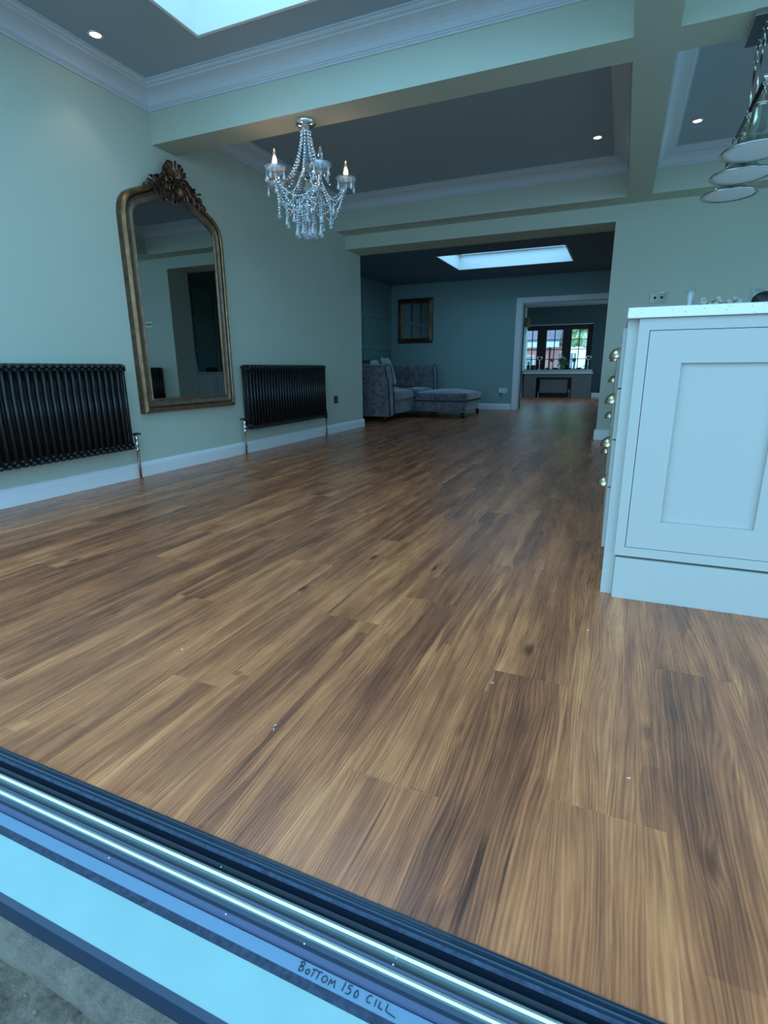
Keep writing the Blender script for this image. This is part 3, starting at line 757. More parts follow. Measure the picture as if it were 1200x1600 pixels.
# ---------------------------------------------------------------- column radiators
def rad_section():
    bm = bmesh.new(); H = .61
    for dx in (-.038, 0, .038):
        tube(bm, [(dx,0,.045),(dx,0,.30),(dx,0,H-.045)], .0122, 8)
    for z in (.032, H-.032):
        tube(bm, [(-.050,0,z+(.016 if z < .3 else -.016)),(-.046,0,z+(.005 if z<.3 else -.005)),(-.03,0,z),(.03,0,z),(.046,0,z+(.005 if z<.3 else -.005)),(.050,0,z+(.016 if z < .3 else -.016))], .0142, 8)
    for z in (.055, H-.055):
        lathe(bm, [(.016,-.0230),(.0175,-.021),(.0175,.021),(.016,.0230)], 10, (0,0,z), 'y')
        lathe(bm, [(.012,-.0232),(.0125,-.01),(.0125,.01),(.012,.0232)], 8, (.034,0,z), 'y')
    return bm
rs = None
def radiator(y0, n, label, valve_low, valves, zb=.203):
    global rs
    t = thing('column_radiator', label, 'radiator', (-3.083, y0, zb), group='column radiators on the left wall')
    for k in range(n):
        if rs is None: rs = obj('radiator_section', rad_section(), M['rad'], t, True); rs.location = (0, .023, 0)
        else: inst(rs, t, (0, .023+.046*k, 0))
    L_ = n*.046
    for yy in (.2, L_-.2):
        obj('wall_bracket', B(-.072, -.03, yy-.012, yy+.012, .50, .54), M['rad'], t)
    for yy, kind in valves:
        s = 1 if yy > .1 else -1
        yv = (L_ + .055) if s > 0 else -.055
        yb = L_ if s > 0 else 0
        pz = -zb
        obj('copper_pipe', tube(bmesh.new(), [(0, yv, pz), (0, yv, .012)], .0085, 10), M['copper'], t, True)
        obj('pipe_collar', lathe(bmesh.new(), [(.016,0),(.016,.004),(.010,.008)], 12, (0, yv, pz)), M['copper'], t, True)
        mt = 'chrome' if kind == 'wheel' else 'rad'
        vb = obj('valve', lathe(bmesh.new(), [(.011,.0),(.016,.002),(.016,.022),(.011,.026),(.013,.034),(.019,.040),(.019,.056),(.012,.062),(.010,.070),(.013,.080),(.014,.088),(.010,.100),(.007,.112)], 12, (0, yv, 0)), M[mt], t, True)
        obj('valve_tail', tube(bmesh.new(), [(0, yv, .05), (0, yb, .052)], .011, 10), M[mt], vb, True)
        if kind == 'wheel':
            bm = bmesh.new(); lathe(bm, [(.006,.110),(.012,.114),(.012,.124),(.006,.128)], 10, (0, yv, 0))
            for k in range(2):
                a = PI/2*k+.4; d = Vector((math.cos(a), math.sin(a), 0))*.030
                tube(bm, [Vector((0,yv,.119))-d, Vector((0,yv,.119))+d], .006, 8)
                ball(bm, Vector((0,yv,.119))+d, .0085, 1); ball(bm, Vector((0,yv,.119))-d, .0085, 1)
            obj('valve_wheel', bm, M['blackplate'], vb, True)
    return t
radiator(1.312, 30, 'black column radiator at the left edge, left of the big mirror', .2, [(1, 'wheel')])
radiator(4.010, 30, 'black column radiator between the big mirror and the opening', .2, [(-1, 'wheel'), (1, 'lock')])
# tall narrow one seen only in the mirror
t = thing('column_radiator', 'black column radiator on the far wall behind the island', 'radiator', (.06, YF-.073, .203), -PI/2)
for k in range(12): inst(rs, t, (0, .023+.046*k, 0))
t['group'] = 'column radiator on the far wall'
obj('wall_bracket', B(-.072, -.03, .2, .224, .50, .54), M['rad'], t)
obj('copper_pipe', tube(bmesh.new(), [(0,-.03,-.203),(0,-.03,.05),(0,0,.052)], .0085), M['copper'], t)
obj('copper_pipe', tube(bmesh.new(), [(0,.582,-.203),(0,.582,.05),(0,.552,.052)], .0085), M['copper'], t)

# ---------------------------------------------------------------- big ornate mirror
MY, MX = 3.373, -3.152
mir = thing('ornate_mirror', 'tall arched gilt mirror with carved crest on the left wall', 'mirror', (MX, MY, .449), -.0078)
mir.scale = (1, .978, 1.02)
HO = [(.506, 0), (.506, 1.24), (.504, 1.29), (.496, 1.335), (.478, 1.375), (.445, 1.412), (.400, 1.440), (.345, 1.464), (.285, 1.488), (.225, 1.516), (.165, 1.545), (.10, 1.568), (.05, 1.578), (0, 1.582)]
outline = [(y, z) for y, z in HO] + [(-y, z) for y, z in HO[-2::-1]]      # right bottom -> over the top -> left bottom
n = len(outline)
def inward(i):
    p = Vector(outline[i]); a = Vector(outline[i-1]); b = Vector(outline[(i+1) % n])
    d1 = (p-a).normalized(); d2 = (b-p).normalized()
    n1 = Vector((-d1.y, d1.x)); n2 = Vector((-d2.y, d2.x)); m_ = (n1+n2)
    return m_/max(.3, m_.dot(n1))
INW = [inward(i) for i in range(n)]
def sweep(profile, m, name, smooth=True, close=False):
    bm = bmesh.new(); rings = []
    for i in range(n):
        p = Vector(outline[i]); q = INW[i]
        rings.append([bm.verts.new((h, p.x+q.x*d, p.y+q.y*d)) for d, h in profile])
    for i in range(n):
        a, b = rings[i], rings[(i+1) % n]
        for k in range(len(profile)-1): bm.faces.new((a[k], a[k+1], b[k+1], b[k]))
    bmesh.ops.recalc_face_normals(bm, faces=bm.faces)
    o = obj(name, bm, m, mir, smooth)
    if smooth:
        md = o.modifiers.new('edge', 'EDGE_SPLIT'); md.split_angle = math.radians(40)
    return o
sweep([(0,.0),(0,.028),(.003,.042)], M['crest'], 'outer_edge')
sweep([(.003,.042),(.011,.056),(.021,.062),(.030,.060),(.036,.052)], M['gold'], 'outer_moulding')
sweep([(.036,.052),(.039,.040),(.044,.038),(.047,.044)], M['crest'], 'dark_groove')
sweep([(.047,.044),(.050,.047),(.053,.044),(.060,.036),(.072,.031),(.084,.034),(.090,.040)], M['bronzegrey'], 'inner_cove')
sweep([(.090,.041),(.094,.045),(.098,.043),(.101,.036),(.101,.020)], M['gold'], 'sight_edge')
# pearl rows
def pearl_row(d, h, r, step, name, m):
    bm = bmesh.new(); P = [Vector((outline[i][0]+INW[i].x*d, outline[i][1]+INW[i].y*d)) for i in range(n)]
    carry = 0
    for i in range(n):
        a, b = P[i], P[(i+1) % n]; L_ = (b-a).length; s = carry
        while s < L_:
            c = a + (b-a)*(s/L_); g = bmesh.ops.create_cone(bm, segments=5, radius1=r, radius2=r*.35, depth=r*1.1, cap_ends=True)['verts']
            for v_ in g: v_.co = Vector((v_.co.z+h, v_.co.x+c.x, v_.co.y+c.y))
            s += step
        carry = s - L_
    o = obj(name, bm, m, mir); o['kind'] = 'stuff'; return o
pearl_row(.0945, .0455, .0036, .0095, 'pearl_trim', M['bronzegrey'])
pearl_row(.0495, .0480, .0030, .0080, 'pearl_trim', M['gold'])
# glass
bm = bmesh.new(); gl = [bm.verts.new((.0335, outline[i][0]+INW[i].x*.1005, outline[i][1]+INW[i].y*.1005)) for i in range(n)]
bm.faces.new(gl); bmesh.ops.recalc_face_normals(bm, faces=bm.faces)
r_ = bmesh.ops.extrude_face_region(bm, geom=list(bm.faces)); 
for e in r_['geom']:
    if isinstance(e, bmesh.types.BMVert): e.co.x -= .006
bmesh.ops.recalc_face_normals(bm, faces=bm.faces)
obj('mirror_glass', bm, M['mirror'], mir)
obj('back_board', B(.0, .026, -.44, .44, .06, 1.30), M['crest'], mir)
# crest: scrolls, leaves and a central shell, mirrored
bm = bmesh.new(); XF = .062
def scroll(cy, cz, r0, turns, a0, sgn, rt, dep=0.0):
    for s in (1, -1):
        pts = []
        N_ = int(16*turns)
        for k in range(N_+1):
            u = k/N_; a = a0 + sgn*2*PI*turns*u; r = r0*(1-u)**.8 + .003
            pts.append((XF+dep+.012*u, s*(cy + r*math.cos(a)), cz + r*math.sin(a)))
        tube(bm, pts, rt, 6, taper=lambda u: 1-.45*u)
        ball(bm, pts[-1], rt*1.1, 1)
def leafy(y0_, z0_, ang, ln, wd, dep=0.0, both=True, bend=.5):
    for s in ((1, -1) if both else (1,)):
        K = 7; rows = []
        for k in range(K):
            u = k/(K-1); a = ang + bend*u*(1)
            cy = y0_ + ln*u*math.cos(a); cz = z0_ + ln*u*math.sin(a)
            wv_ = wd*math.sin(PI*(.12+.86*u))**.8; px, pz = -math.sin(a), math.cos(a)
            h = XF + dep + .018*math.sin(PI*u) + (.010 if k > 4 else 0)
            rows.append([bm.verts.new((h-.012, s*(cy+px*wv_), cz+pz*wv_)), bm.verts.new((h+.004, s*(cy+px*wv_*.5), cz+pz*wv_*.5)), bm.verts.new((h-.002, s*cy, cz)),
                         bm.verts.new((h+.004, s*(cy-px*wv_*.5), cz-pz*wv_*.5)), bm.verts.new((h-.012, s*(cy-px*wv_), cz-pz*wv_))])
        for a_, b_ in zip(rows, rows[1:]):
            for q in range(4): bm.faces.new((a_[q], a_[q+1], b_[q+1], b_[q]))
C0 = 1.555
# solid ground behind the carving
def lump(cy, cz, ry, rz, rx=.03):
    for s in (1, -1): ball(bm, (XF-.03, s*cy, cz), 1, 2, (rx, ry, rz))
lump(0, C0+.045, .085, .115); lump(.035, C0-.02, .075, .075); lump(.10, C0-.005, .07, .045); lump(.17, C0-.03, .055, .030); lump(.235, C0-.05, .035, .02)
# central cartouche: fan of feathers rising
for k in range(-3, 4):
    a = PI/2 - k*.27
    leafy(.0+.008*k, C0+.035, a, .118 - .006*abs(k), .017, .012, both=False, bend=0)
for k in range(-4, 5):
    a = -PI/2 + k*.25
    leafy(.004*k, C0-.015, a, .070-.003*abs(k), .011, .014, both=False, bend=0)
for k in range(5): # ribbed bands
    tube(bm, [(XF+.026, y, C0+.030-.010*k + .018*(1-(y/.04)**2)*.4) for y in (-.034,-.02,0,.02,.034)], .0052, 6)
ball(bm, (XF+.02, 0, C0+.078), .016, 2, (1,.8,1.6))
scroll(.052, C0+.092, .030, 1.25, 2.4, -1, .0075, .004)
scroll(.062, C0+.035, .034, 1.3, 1.2, -1, .008, .008)
scroll(.048, C0-.028, .034, 1.3, 3.0, 1, .008, .012)
scroll(.115, C0+.012, .036, 1.4, 2.6, -1, .0078, .004)
scroll(.112, C0-.036, .026, 1.2, .3, 1, .0065, .006)
scroll(.185, C0-.015, .030, 1.4, 2.4, -1, .0068, .002)
scroll(.250, C0-.045, .023, 1.3, 2.2, -1, .0056, .0)
scroll(.295, C0-.075, .012, 1.1, 2.0, -1, .0040, -.004)
for (yy, zz, a, l_, w_) in [(.02,C0+.10,1.15,.065,.014),(.035,C0+.06,.7,.075,.014),(.06,C0+.05,.25,.07,.013),(.085,C0+.035,.1,.08,.012),(.09,C0+.01,-.5,.085,.013),(.12,C0+.0,.35,.055,.011),(.14,C0-.005,-.3,.085,.012),
                            (.14,C0-.03,-.65,.075,.011),(.20,C0-.03,-.3,.07,.010),(.20,C0-.055,-.7,.06,.009),(.26,C0-.06,-.5,.05,.007),(.05,C0-.05,-1.1,.05,.011),(.08,C0-.045,-.75,.05,.011),(.22,C0-.005,.6,.035,.007),(.16,C0+.01,.7,.04,.008),(.04,C0+.115,1.3,.035,.009)]:
    leafy(yy, zz, a, l_, w_, .004, True, -.5)
bmesh.ops.recalc_face_normals(bm, faces=bm.faces)
cr = obj('crest', bm, M['crest'], mir, True)
md = cr.modifiers.new('thick', 'EDGE_SPLIT'); md.split_angle = math.radians(55)

# ---------------------------------------------------------------- small dark gold mirror on the back wall
sm = thing('small_mirror', 'small dark and gold framed mirror on the back wall above the sofa', 'mirror', (-3.745, YB, 1.635))
W2, H2 = .352, .405
def sqframe(prof_, m, name):
    bm = bmesh.new(); rings = []
    for d, h in prof_:
        rings.append([bm.verts.new((sx*(W2-d), -h, sz*(H2-d))) for sx, sz in ((-1,-1),(1,-1),(1,1),(-1,1))])
    for a, b in zip(rings, rings[1:]):
        for k in range(4): bm.faces.new((a[k], a[(k+1)%4], b[(k+1)%4], b[k]))
    bmesh.ops.recalc_face_normals(bm, faces=bm.faces); return obj(name, bm, m, sm)
sqframe([(0,0),(0,.03),(.02,.045),(.045,.05),(.06,.035)], M['crest'], 'outer_frame')
sqframe([(.06,.035),(.07,.04),(.085,.03),(.09,.02)], M['gold'], 'inner_frame')
obj('mirror_glass', B(-W2+.085, W2-.085, -.021, -.012, -H2+.085, H2-.085), M['mirror'], sm)
obj('back_board', B(-W2+.03, W2-.03, -.010, 0, -H2+.03, H2-.03), M['crest'], sm)
for sx in (-1, 1):
    for sz in (-1, 1):
        bm = bmesh.new()
        for k in range(4):
            a = k*.5
            tube(bm, [(sx*(W2-.04), -.05, sz*(H2-.04)), (sx*(W2-.04-.05*math.cos(a)), -.058, sz*(H2-.04-.05*math.sin(a))), (sx*(W2-.04-.085*math.cos(a)), -.05, sz*(H2-.04-.085*math.sin(a)))], .011, 6, taper=lambda u: 1-.6*u)
        ball(bm, (sx*(W2-.035), -.052, sz*(H2-.035)), .022, 1)
        obj('corner_ornament', bm, M['crest'], sm, True)
    obj('gilt_bar', B(*sorted((sx*(W2-.012), sx*(W2-.05))), -.056, -.045, -.13, .13, bev=.004), M['gold'], sm)

# ---------------------------------------------------------------- island
isl = thing('kitchen_island', 'pale grey shaker kitchen island at the right', 'kitchen island', (.002, 1.862, 0), math.radians(.97))
IW, IL = 1.02, 2.75
obj('carcass', B(.020, IW-.02, .025, IL-.01, .05, .888), M['cab'], isl)
# local y=0 is the corner post front; face frame stands proud at y=-.024
obj('corner_post', B(0, .036, 0, .055, 0, .889, bev=.0015), M['cab'], isl)
obj('front_plinth', B(.036, IW, -.028, .02, 0, .142, bev=.001), M['cab'], isl)
obj('side_plinth', B(.012, .020, .056, IL, 0, .13), M['cab'], isl)
obj('corner_post', B(-.004, .03, IL-.05, IL, 0, .889, bev=.0015), M['cab'], isl)
obj('back_plinth', B(.03, IW, IL-.01, IL, 0, .14), M['cab'], isl)
bm = bmesh.new(); fy0, fy1 = -.026, .02
z0, z1 = .150, .888; dz0, dz1 = .182, .853
doors = ((.062, .497), (.530, .965))
box(bm, .0305, doors[0][0]-.002, fy0, fy1, z0, z1); box(bm, doors[0][1]+.002, doors[1][0]-.002, fy0, fy1, dz0-.002, dz1+.002); box(bm, doors[1][1]+.002, IW, fy0, fy1, z0, z1)
box(bm, doors[0][0]-.002, doors[1][1]+.002, fy0, fy1, z0, dz0-.002); box(bm, doors[0][0]-.002, doors[1][1]+.002, fy0, fy1, dz1+.002, z1)
obj('face_frame', bm, M['cab'], isl)
obj('frame_back', B(.04, IW-.02, .0205, .0245, .152, .885), M['blackplastic'], isl)
for dx0, dx1 in doors:
    f = .092
    d = obj('door', B(dx0+.04, dx1-.04, -.012, .012, dz0+.04, dz1-.04), M['cab'], isl)
    bm = bmesh.new()
    for a in ((dx0, dx0+f, dz0, dz1), (dx1-f, dx1, dz0, dz1), (dx0+f, dx1-f, dz0, dz0+f), (dx0+f, dx1-f, dz1-f, dz1)):
        box(bm, a[0], a[1], -.0265, -.006, a[2], a[3])
    obj('door_frame', bm, M['cab'], d)
wt = thing('island_worktop', 'speckled white quartz worktop lying on the island', 'worktop', (.002, 1.862, .889), math.radians(.97))
obj('slab', B(-.004, IW+.03, -.040, IL+.03, 0, .030, bev=.0025), M['quartz'], wt)
pullm = None
def cup_pull_bm():
    bm = bmesh.new(); K, Q = 10, 6; rows = []
    for i in range(K+1):
        th = PI*i/K; row = []
        for j in range(Q+1):
            ph = PI/2*j/Q
            # quarter dome: bulges to -x, open below
            y = -.045*math.cos(th); rr = math.sin(th)
            row.append(bm.verts.new((-.038*rr*math.cos(ph)**.8, y, .040*rr*math.sin(ph) - .010*rr*0)))
        rows.append(row)
    for a, b in zip(rows, rows[1:]):
        for j in range(Q): 
            try: bm.faces.new((a[j], a[j+1], b[j+1], b[j]))
            except ValueError: pass
    bmesh.ops.remove_doubles(bm, verts=bm.verts, dist=1e-5)
    bmesh.ops.solidify(bm, geom=list(bm.faces), thickness=.002)
    box(bm, -.0015, 0, -.052, .052, .030, .046)
    return bm
def drawer(y0, y1, z0, z1, hz, first=False):
    global pullm
    d = obj('drawer', B(-.010, .019, y0, y1, z0, z1, bev=.0015), M['cab'], isl)
    if pullm is None: pullm = obj('cup_handle', cup_pull_bm(), M['brass'], d, True, loc=(-.0101, (y0+y1)/2, hz-.018))
    else: inst(pullm, d, (-.0101, (y0+y1)/2, hz-.018))
for a in ((.145,.355,.310),(.36,.515,.465),(.52,.68,.632),(.685,.868,.800)): drawer(.062, .80, *a)
for a in ((.145,.385,.27),(.39,.585,.478),(.59,.735,.683),(.74,.868,.80)): drawer(1.22, 2.0, *a)
for a in ((.145,.868),): obj('door_panel', B(-.006, .019, .806, 1.214, *a, bev=.0015), M['cab'], isl); obj('door_panel', B(-.006, .019, 2.006, 2.69, *a, bev=.0015), M['cab'], isl)

# on the worktop (top z .919)
ZT = .9195
t = thing('glass_tumbler', 'clear ribbed glass standing on the island worktop', 'glass', (.215, 2.52, ZT))
obj('glass', lathe(bmesh.new(), [(.027,0),(.030,.004),(.026,.03),(.031,.05),(.028,.075),(.032,.105),(.0335,.118),(.0315,.118),(.029,.105),(.025,.075),(.0275,.05),(.023,.03),(.026,.010)], 20), M['pane'], t, True)
t.scale = (.52, .52, 1)
t = thing('shell_garland', 'beige shell and coral cluster lying on the island worktop', 'ornament', (.325, 2.52, ZT))
random.seed(12)
for k in range(15):
    bm = bmesh.new(); x = -.075 + .0107*k; z = .018 + .030*abs(math.sin(k*.9))
    for j in range(4): ball(bm, (x+random.uniform(-.010,.010), random.uniform(-.02,.02), z+random.uniform(0,.035)), random.uniform(.009,.014), 1, (1,.8,random.uniform(.8,1.3)))
    box(bm, x-.012, x+.012, -.015, .015, 0, z+.004)
    obj('shell', bm, M['shell'], t, True)
t = thing('dark_bowl', 'low dark dish beside the shells on the island worktop', 'bowl', (.475, 2.58, ZT))
obj('bowl', lathe(bmesh.new(), [(.03,0),(.042,.02),(.046,.060),(.044,.085),(.030,.100),(.012,.106)], 20), M['blackplastic'], t, True)
t = thing('stemmed_glass', 'clear glass standing behind the dark dish', 'glass', (.470, 2.74, ZT))
obj('glass', lathe(bmesh.new(), [(.032,0),(.03,.003),(.005,.008),(.005,.06),(.02,.075),(.036,.10),(.038,.135),(.036,.135),(.034,.10),(.018,.08)], 20), M['pane'], t, True)
t.scale = (.7, .7, 1)
t = thing('black_speaker', 'small black box at the right edge of the worktop', 'speaker', (.60, 2.66, ZT))
obj('body', B(-.06,.06,-.04,.04,0,.125,bev=.012), M['blackplastic'], t); obj('grille', B(-.05,.05,-.0425,-.0405,.012,.112,bev=.0005), M['blackplate'], t)
tag(obj('white_cable', tube(bmesh.new(), [(.36,2.16,.9235),(.40,2.19,.9235),(.45,2.24,.924),(.50,2.27,.925),(.56,2.30,.9235),(.62,2.4,.9235)], .0035, 8), M['plug'], None, True), 'thin white cable lying on the island worktop', 'cable')

# ---------------------------------------------------------------- wall plates
def plate(name, label, cat, loc, rz, w_, h_, m, kind, group=None):
    t = thing(name, label, cat, loc, rz, group)
    obj('face_plate', B(-w_/2, w_/2, -.006, 0, -h_/2, h_/2, bev=.0015), M[m], t)
    if kind == 'socket':
        for sx in ((-.036, .036) if w_ > .1 else (0,)):
            obj('switch', B(sx-.006, sx+.006, -.009, -.0055, .018, .034, bev=.001), M['blackplastic' if m != 'plug' else 'plug'], t)
            bm = bmesh.new(); box(bm, sx-.003, sx+.003, -.0068, -.0055, -.005, .003); box(bm, sx-.013, sx-.007, -.0068, -.0055, -.023, -.017); box(bm, sx+.007, sx+.013, -.0068, -.0055, -.023, -.017)
            obj('pin_slots', bm, M['blackplastic'], t)
    else:
        for sx in (-.03, .03):
            obj('toggle', lathe(bmesh.new(), [(.012,-.006),(.012,-.010),(.006,-.012),(.004,-.028),(.005,-.03)], 10, (sx,0,0), 'y'), M[m], t, True)
    return t
plate('wall_socket', 'black metal single socket on the left wall near the opening', 'socket', (XL, 5.82, .395), PI/2, .09, .09, 'blackplate', 'socket')
plate('dimmer_switch', 'polished metal double dimmer switch on the far wall above the island', 'switch', (.252, YF, 1.403), 0, .15, .09, 'darknickel', 'switch')
t = plate('white_socket', 'white double socket on the back wall beside the doorway', 'socket', (-2.01, YB, .345), 0, .147, .088, 'plug', 'socket')
p_ = thing('plug', 'white plug pushed into the socket on the back wall', 'plug', (-2.045, YB-.006, .332))
obj('body', B(-.024, .024, -.04, -.001, -.026, .024, bev=.006), M['plug'], p_)
obj('cable', tube(bmesh.new(), [(0,-.022,-.024),(0,-.024,-.05),(.01,-.02,-.07),(.0,-.012,-.095)], .003), M['piping'], p_)

# ---------------------------------------------------------------- recessed spotlights
def spot(x, y, z, label, on_=True, power=1.0):
    t = thing('ceiling_spotlight', label, 'spotlight', (x, y, z), group='recessed ceiling spotlights')
    obj('bezel', lathe(bmesh.new(), [(.030,-.0005),(.044,-.0005),(.044,-.004),(.041,-.007),(.032,-.008),(.029,-.004)], 24), M['chrome'], t, True)
    obj('lens', lathe(bmesh.new(), [(.001,-.0015),(.028,-.0015),(.029,-.0045),(.02,-.0065),(.001,-.0075)], 20), M['spot' if on_ else 'blackplate'], t, True)
    if on_:
        l = bpy.data.lights.new('spot_light', 'SPOT'); l.energy = power; l.color = (1,.84,.70); l.spot_size = 1.6; l.spot_blend = .6; l.shadow_soft_size = .02
        o = bpy.data.objects.new('spot_light', l); COL.objects.link(o); o.parent = t; o.location = (0, 0, -.02)
spot(-2.895, 2.651, ZC, 'lit ceiling spotlight at the top left by the cornice')
spot(-.372, 5.309, ZC, 'lit ceiling spotlight in the recessed bay left of the long beam')
spot(.343, 5.301, ZC, 'lit ceiling spotlight in the bay above the island')
spot(-3.75, 9.62, 2.30, 'unlit ceiling spotlight in the sofa room', False)
spot(-1.75, 13.4, 2.25, 'lit ceiling spotlight in the front room', True, 3)

# ---------------------------------------------------------------- chandelier
ch = thing('crystal_chandelier', 'crystal glass chandelier with beaded strands and candle bulbs', 'chandelier', (-1.985, 3.372, ZB))
obj('ceiling_rose', lathe(bmesh.new(), [(.066,0),(.068,-.010),(.064,-.026),(.050,-.040),(.032,-.048),(.018,-.056),(.018,-.066),(.001,-.068)], 28), M['chrome'], ch, True)
obj('glass_column', lathe(bmesh.new(), [(.012,-.066),(.018,-.09),(.013,-.12),(.022,-.14),(.014,-.165),(.020,-.19),(.013,-.215),(.022,-.24),(.016,-.26),(.040,-.285),(.044,-.30),(.020,-.315),(.018,-.36),(.030,-.385),(.022,-.41),(.045,-.435),(.070,-.445),(.060,-.46),(.026,-.475),(.030,-.50),(.012,-.525),(.004,-.54)], 16), M['glass'], ch, True)
def beadline(pts, r, step, name='bead_strand'):
    bm = bmesh.new(); pts = [Vector(p) for p in pts]; carry = 0
    for a, b in zip(pts, pts[1:]):
        L_ = (b-a).length; s = carry
        while s < L_:
            g = bmesh.ops.create_icosphere(bm, subdivisions=1, radius=r)['verts']; c = a + (b-a)*(s/L_)
            for v_ in g: v_.co += c
            s += step
        carry = s - L_
    o = obj(name, bm, M['crystal'], ch); o.data.materials.append(M['chrome'])
    for f in o.data.polygons: f.material_index = 1 if (f.index//20) % 3 == 1 else 0  # some beads chrome, standing in for the sparkle of cut crystal
    return o
def pol(r, a, z): return (r*math.cos(a), r*math.sin(a), z)
CR = Vector((math.cos(.40989), math.sin(.40989)))   # camera-right on the ground plane
base = .40989
angs = [math.radians(d) for d in (8, -64, -136, -208, -280)]     # measured from the sideways axis, towards the viewer
arms = [base + a for a in angs]
for k in range(10):
    a = base + 2*PI*k/10 + .2
    beadline([pol(.030+.022*u+.10*u**2.2, a, -.066-.30*u) for u in [i/12 for i in range(13)]], .0085, .0195)
drop_src = None
def drop(par, loc, s=1):
    global drop_src
    if drop_src is None:
        bm = bmesh.new(); lathe(bm, [(.001,0),(.003,-.006),(.004,-.012),(.006,-.024),(.0115,-.042),(.0125,-.050),(.009,-.060),(.001,-.066)], 8)
        ball(bm, (0,0,.006), .005, 1); drop_src = obj('crystal_drop', bm, M['crystal'], par, loc=loc); drop_src.scale = (s,s,s)
    else: inst(drop_src, par, loc, None, (s,s,s))
for i, a in enumerate(arms):
    pts = [pol(.03, a, -.455), pol(.07, a, -.495), pol(.12, a, -.505), pol(.18, a, -.475), pol(.225, a, -.42), pol(.245, a, -.375), pol(.247, a, -.352)]
    obj('arm', tube(bmesh.new(), pts, .0085, 8), M['glass'], ch, True)
    c = pol(.247, a, 0)
    obj('drip_pan', lathe(bmesh.new(), [(.010,-.372),(.022,-.366),(.042,-.352),(.058,-.334),(.068,-.314),(.062,-.315),(.052,-.328),(.036,-.340),(.015,-.348)], 20, c), M['crystal'], ch, True)
    obj('candle_tube', lathe(bmesh.new(), [(.014,-.352),(.016,-.345),(.016,-.312),(.012,-.308)], 12, c), M['chrome'], ch, True)
    lit = i in (0, 2, 3, 4) and i != 1
    lit = i in (0, 2, 3)
    bulb = obj('candle_bulb', lathe(bmesh.new(), [(.008,-.310),(.013,-.300),(.0165,-.280),(.014,-.258),(.007,-.232),(.001,-.215)], 12, c), M['bulboff'], ch, True)
    if lit:
        obj('filament', lathe(bmesh.new(), [(.003,-.305),(.0085,-.298),(.010,-.282),(.006,-.262),(.001,-.25)], 8, c), M['bulb'], bulb, True)
        l = bpy.data.lights.new('bulb_light', 'POINT'); l.energy = .09; l.color = (1,.66,.46); l.shadow_soft_size = .012
        o = bpy.data.objects.new('bulb_light', l); COL.objects.link(o); o.parent = ch; o.location = (c[0], c[1], -.20)
    for q in range(4):
        b_ = a + q*PI/2 + .5; px = c[0]+.060*math.cos(b_); py = c[1]+.060*math.sin(b_)
        drop(ch, (px, py, -.338), .85)
    # swags from this arm to the next and to the centre
    an = arms[(i+1) % 5] if i < 4 else arms[0]
    A_, B_ = Vector(pol(.235, a, -.37)), Vector(pol(.235, an, -.37))
    if (B_-A_).length > .01:
        beadline([A_.lerp(B_, u) + Vector((0,0,-.17*4*u*(1-u))) for u in [k/12 for k in range(13)]], .0072, .0165)
        beadline([A_.lerp(B_, u)*1 + Vector((0,0,-.095*4*u*(1-u)-.01)) for u in [k/12 for k in range(13)]], .0066, .0150)
    beadline([Vector(pol(.235, a, -.375)).lerp(Vector(pol(.045, a, -.53)), u) + Vector((0,0,-.05*4*u*(1-u))) for u in [k/10 for k in range(11)]], .0072, .0165)
    beadline([Vector(pol(.05, a, -.31)).lerp(Vector(pol(.225, a, -.37)), u) + Vector((0,0,-.09*4*u*(1-u))) for u in [k/10 for k in range(11)]], .0068, .0155)
    m2 = Vector(pol(.19, (a + 2*PI/10*(-1)), -.50))
    drop(ch, tuple(m2), 1.0)
for k in range(8):
    a = 2*PI*k/8; beadline([pol(.075, a, -.46), pol(.082, a, -.52), pol(.082, a, -.585)], .0062, .0140); drop(ch, pol(.082, a, -.595), 1.25)
for k in range(4):
    a = 2*PI*k/4+.4; beadline([pol(.03, a, -.50), pol(.03, a, -.595)], .0062, .0140); drop(ch, pol(.03, a, -.605), 1.1)
for k in range(10):
    a = 2*PI*k/10 + .15; beadline([pol(.145, a, -.44), pol(.15, a, -.49), pol(.148, a, -.545)], .006, .0135); drop(ch, pol(.148, a, -.552), .95)
for k in range(10):
    a, b_ = 2*PI*k/10 + .15, 2*PI*(k+1)/10 + .15; A_, B_ = Vector(pol(.148, a, -.45)), Vector(pol(.148, b_, -.45))
    beadline([A_.lerp(B_, u) + Vector((0,0,-.05*4*u*(1-u))) for u in [q/6 for q in range(7)]], .0058, .0135)
beadline([pol(.078, 2*PI*k/24, -.462) for k in range(25)], .006, .0125)

# ---------------------------------------------------------------- bell pendant bar above the island
pd = thing('bell_pendant_light', 'steel bell pendant light of three shades on a bar above the island', 'pendant light', (.44, 3.39, ZB))
obj('ceiling_plate', B(-.055, .16, -.138, .135, -.026, 0, bev=.002), M['nickel'], pd)
obj('plate_underside', B(-.051, .156, -.134, .131, -.0275, -.0262), M['frameblk'], pd)
obj('hanging_bar', tube(bmesh.new(), [(0, -.30, -.335), (0, .40, -.335)], .010, 10), M['blackplate'], pd, True)
for yy in (-.31, .41): obj('bar_finial', ball(bmesh.new(), (0, yy, -.335), .017, 2), M['chrome'], pd, True)
def chain(pts, name, par, r=.0040, ln=.036):
    bm = bmesh.new(); a, b = Vector(pts[0]), Vector(pts[1]); L_ = (b-a).length; n_ = max(2, int(L_/(ln*.78))); d = (b-a).normalized()
    s1, s2 = frame_of(d)
    for k in range(n_):
        c = a + (b-a)*((k+.5)/n_); s = s1 if k % 2 else s2
        loop = [c + d*(ln/2*math.cos(t_)) + s*(.008*math.sin(t_)) for t_ in [2*PI*q/10 for q in range(11)]]
        tube(bm, loop, r, 5, caps=False)
    return obj(name, bm, M['nickel'], par, True)
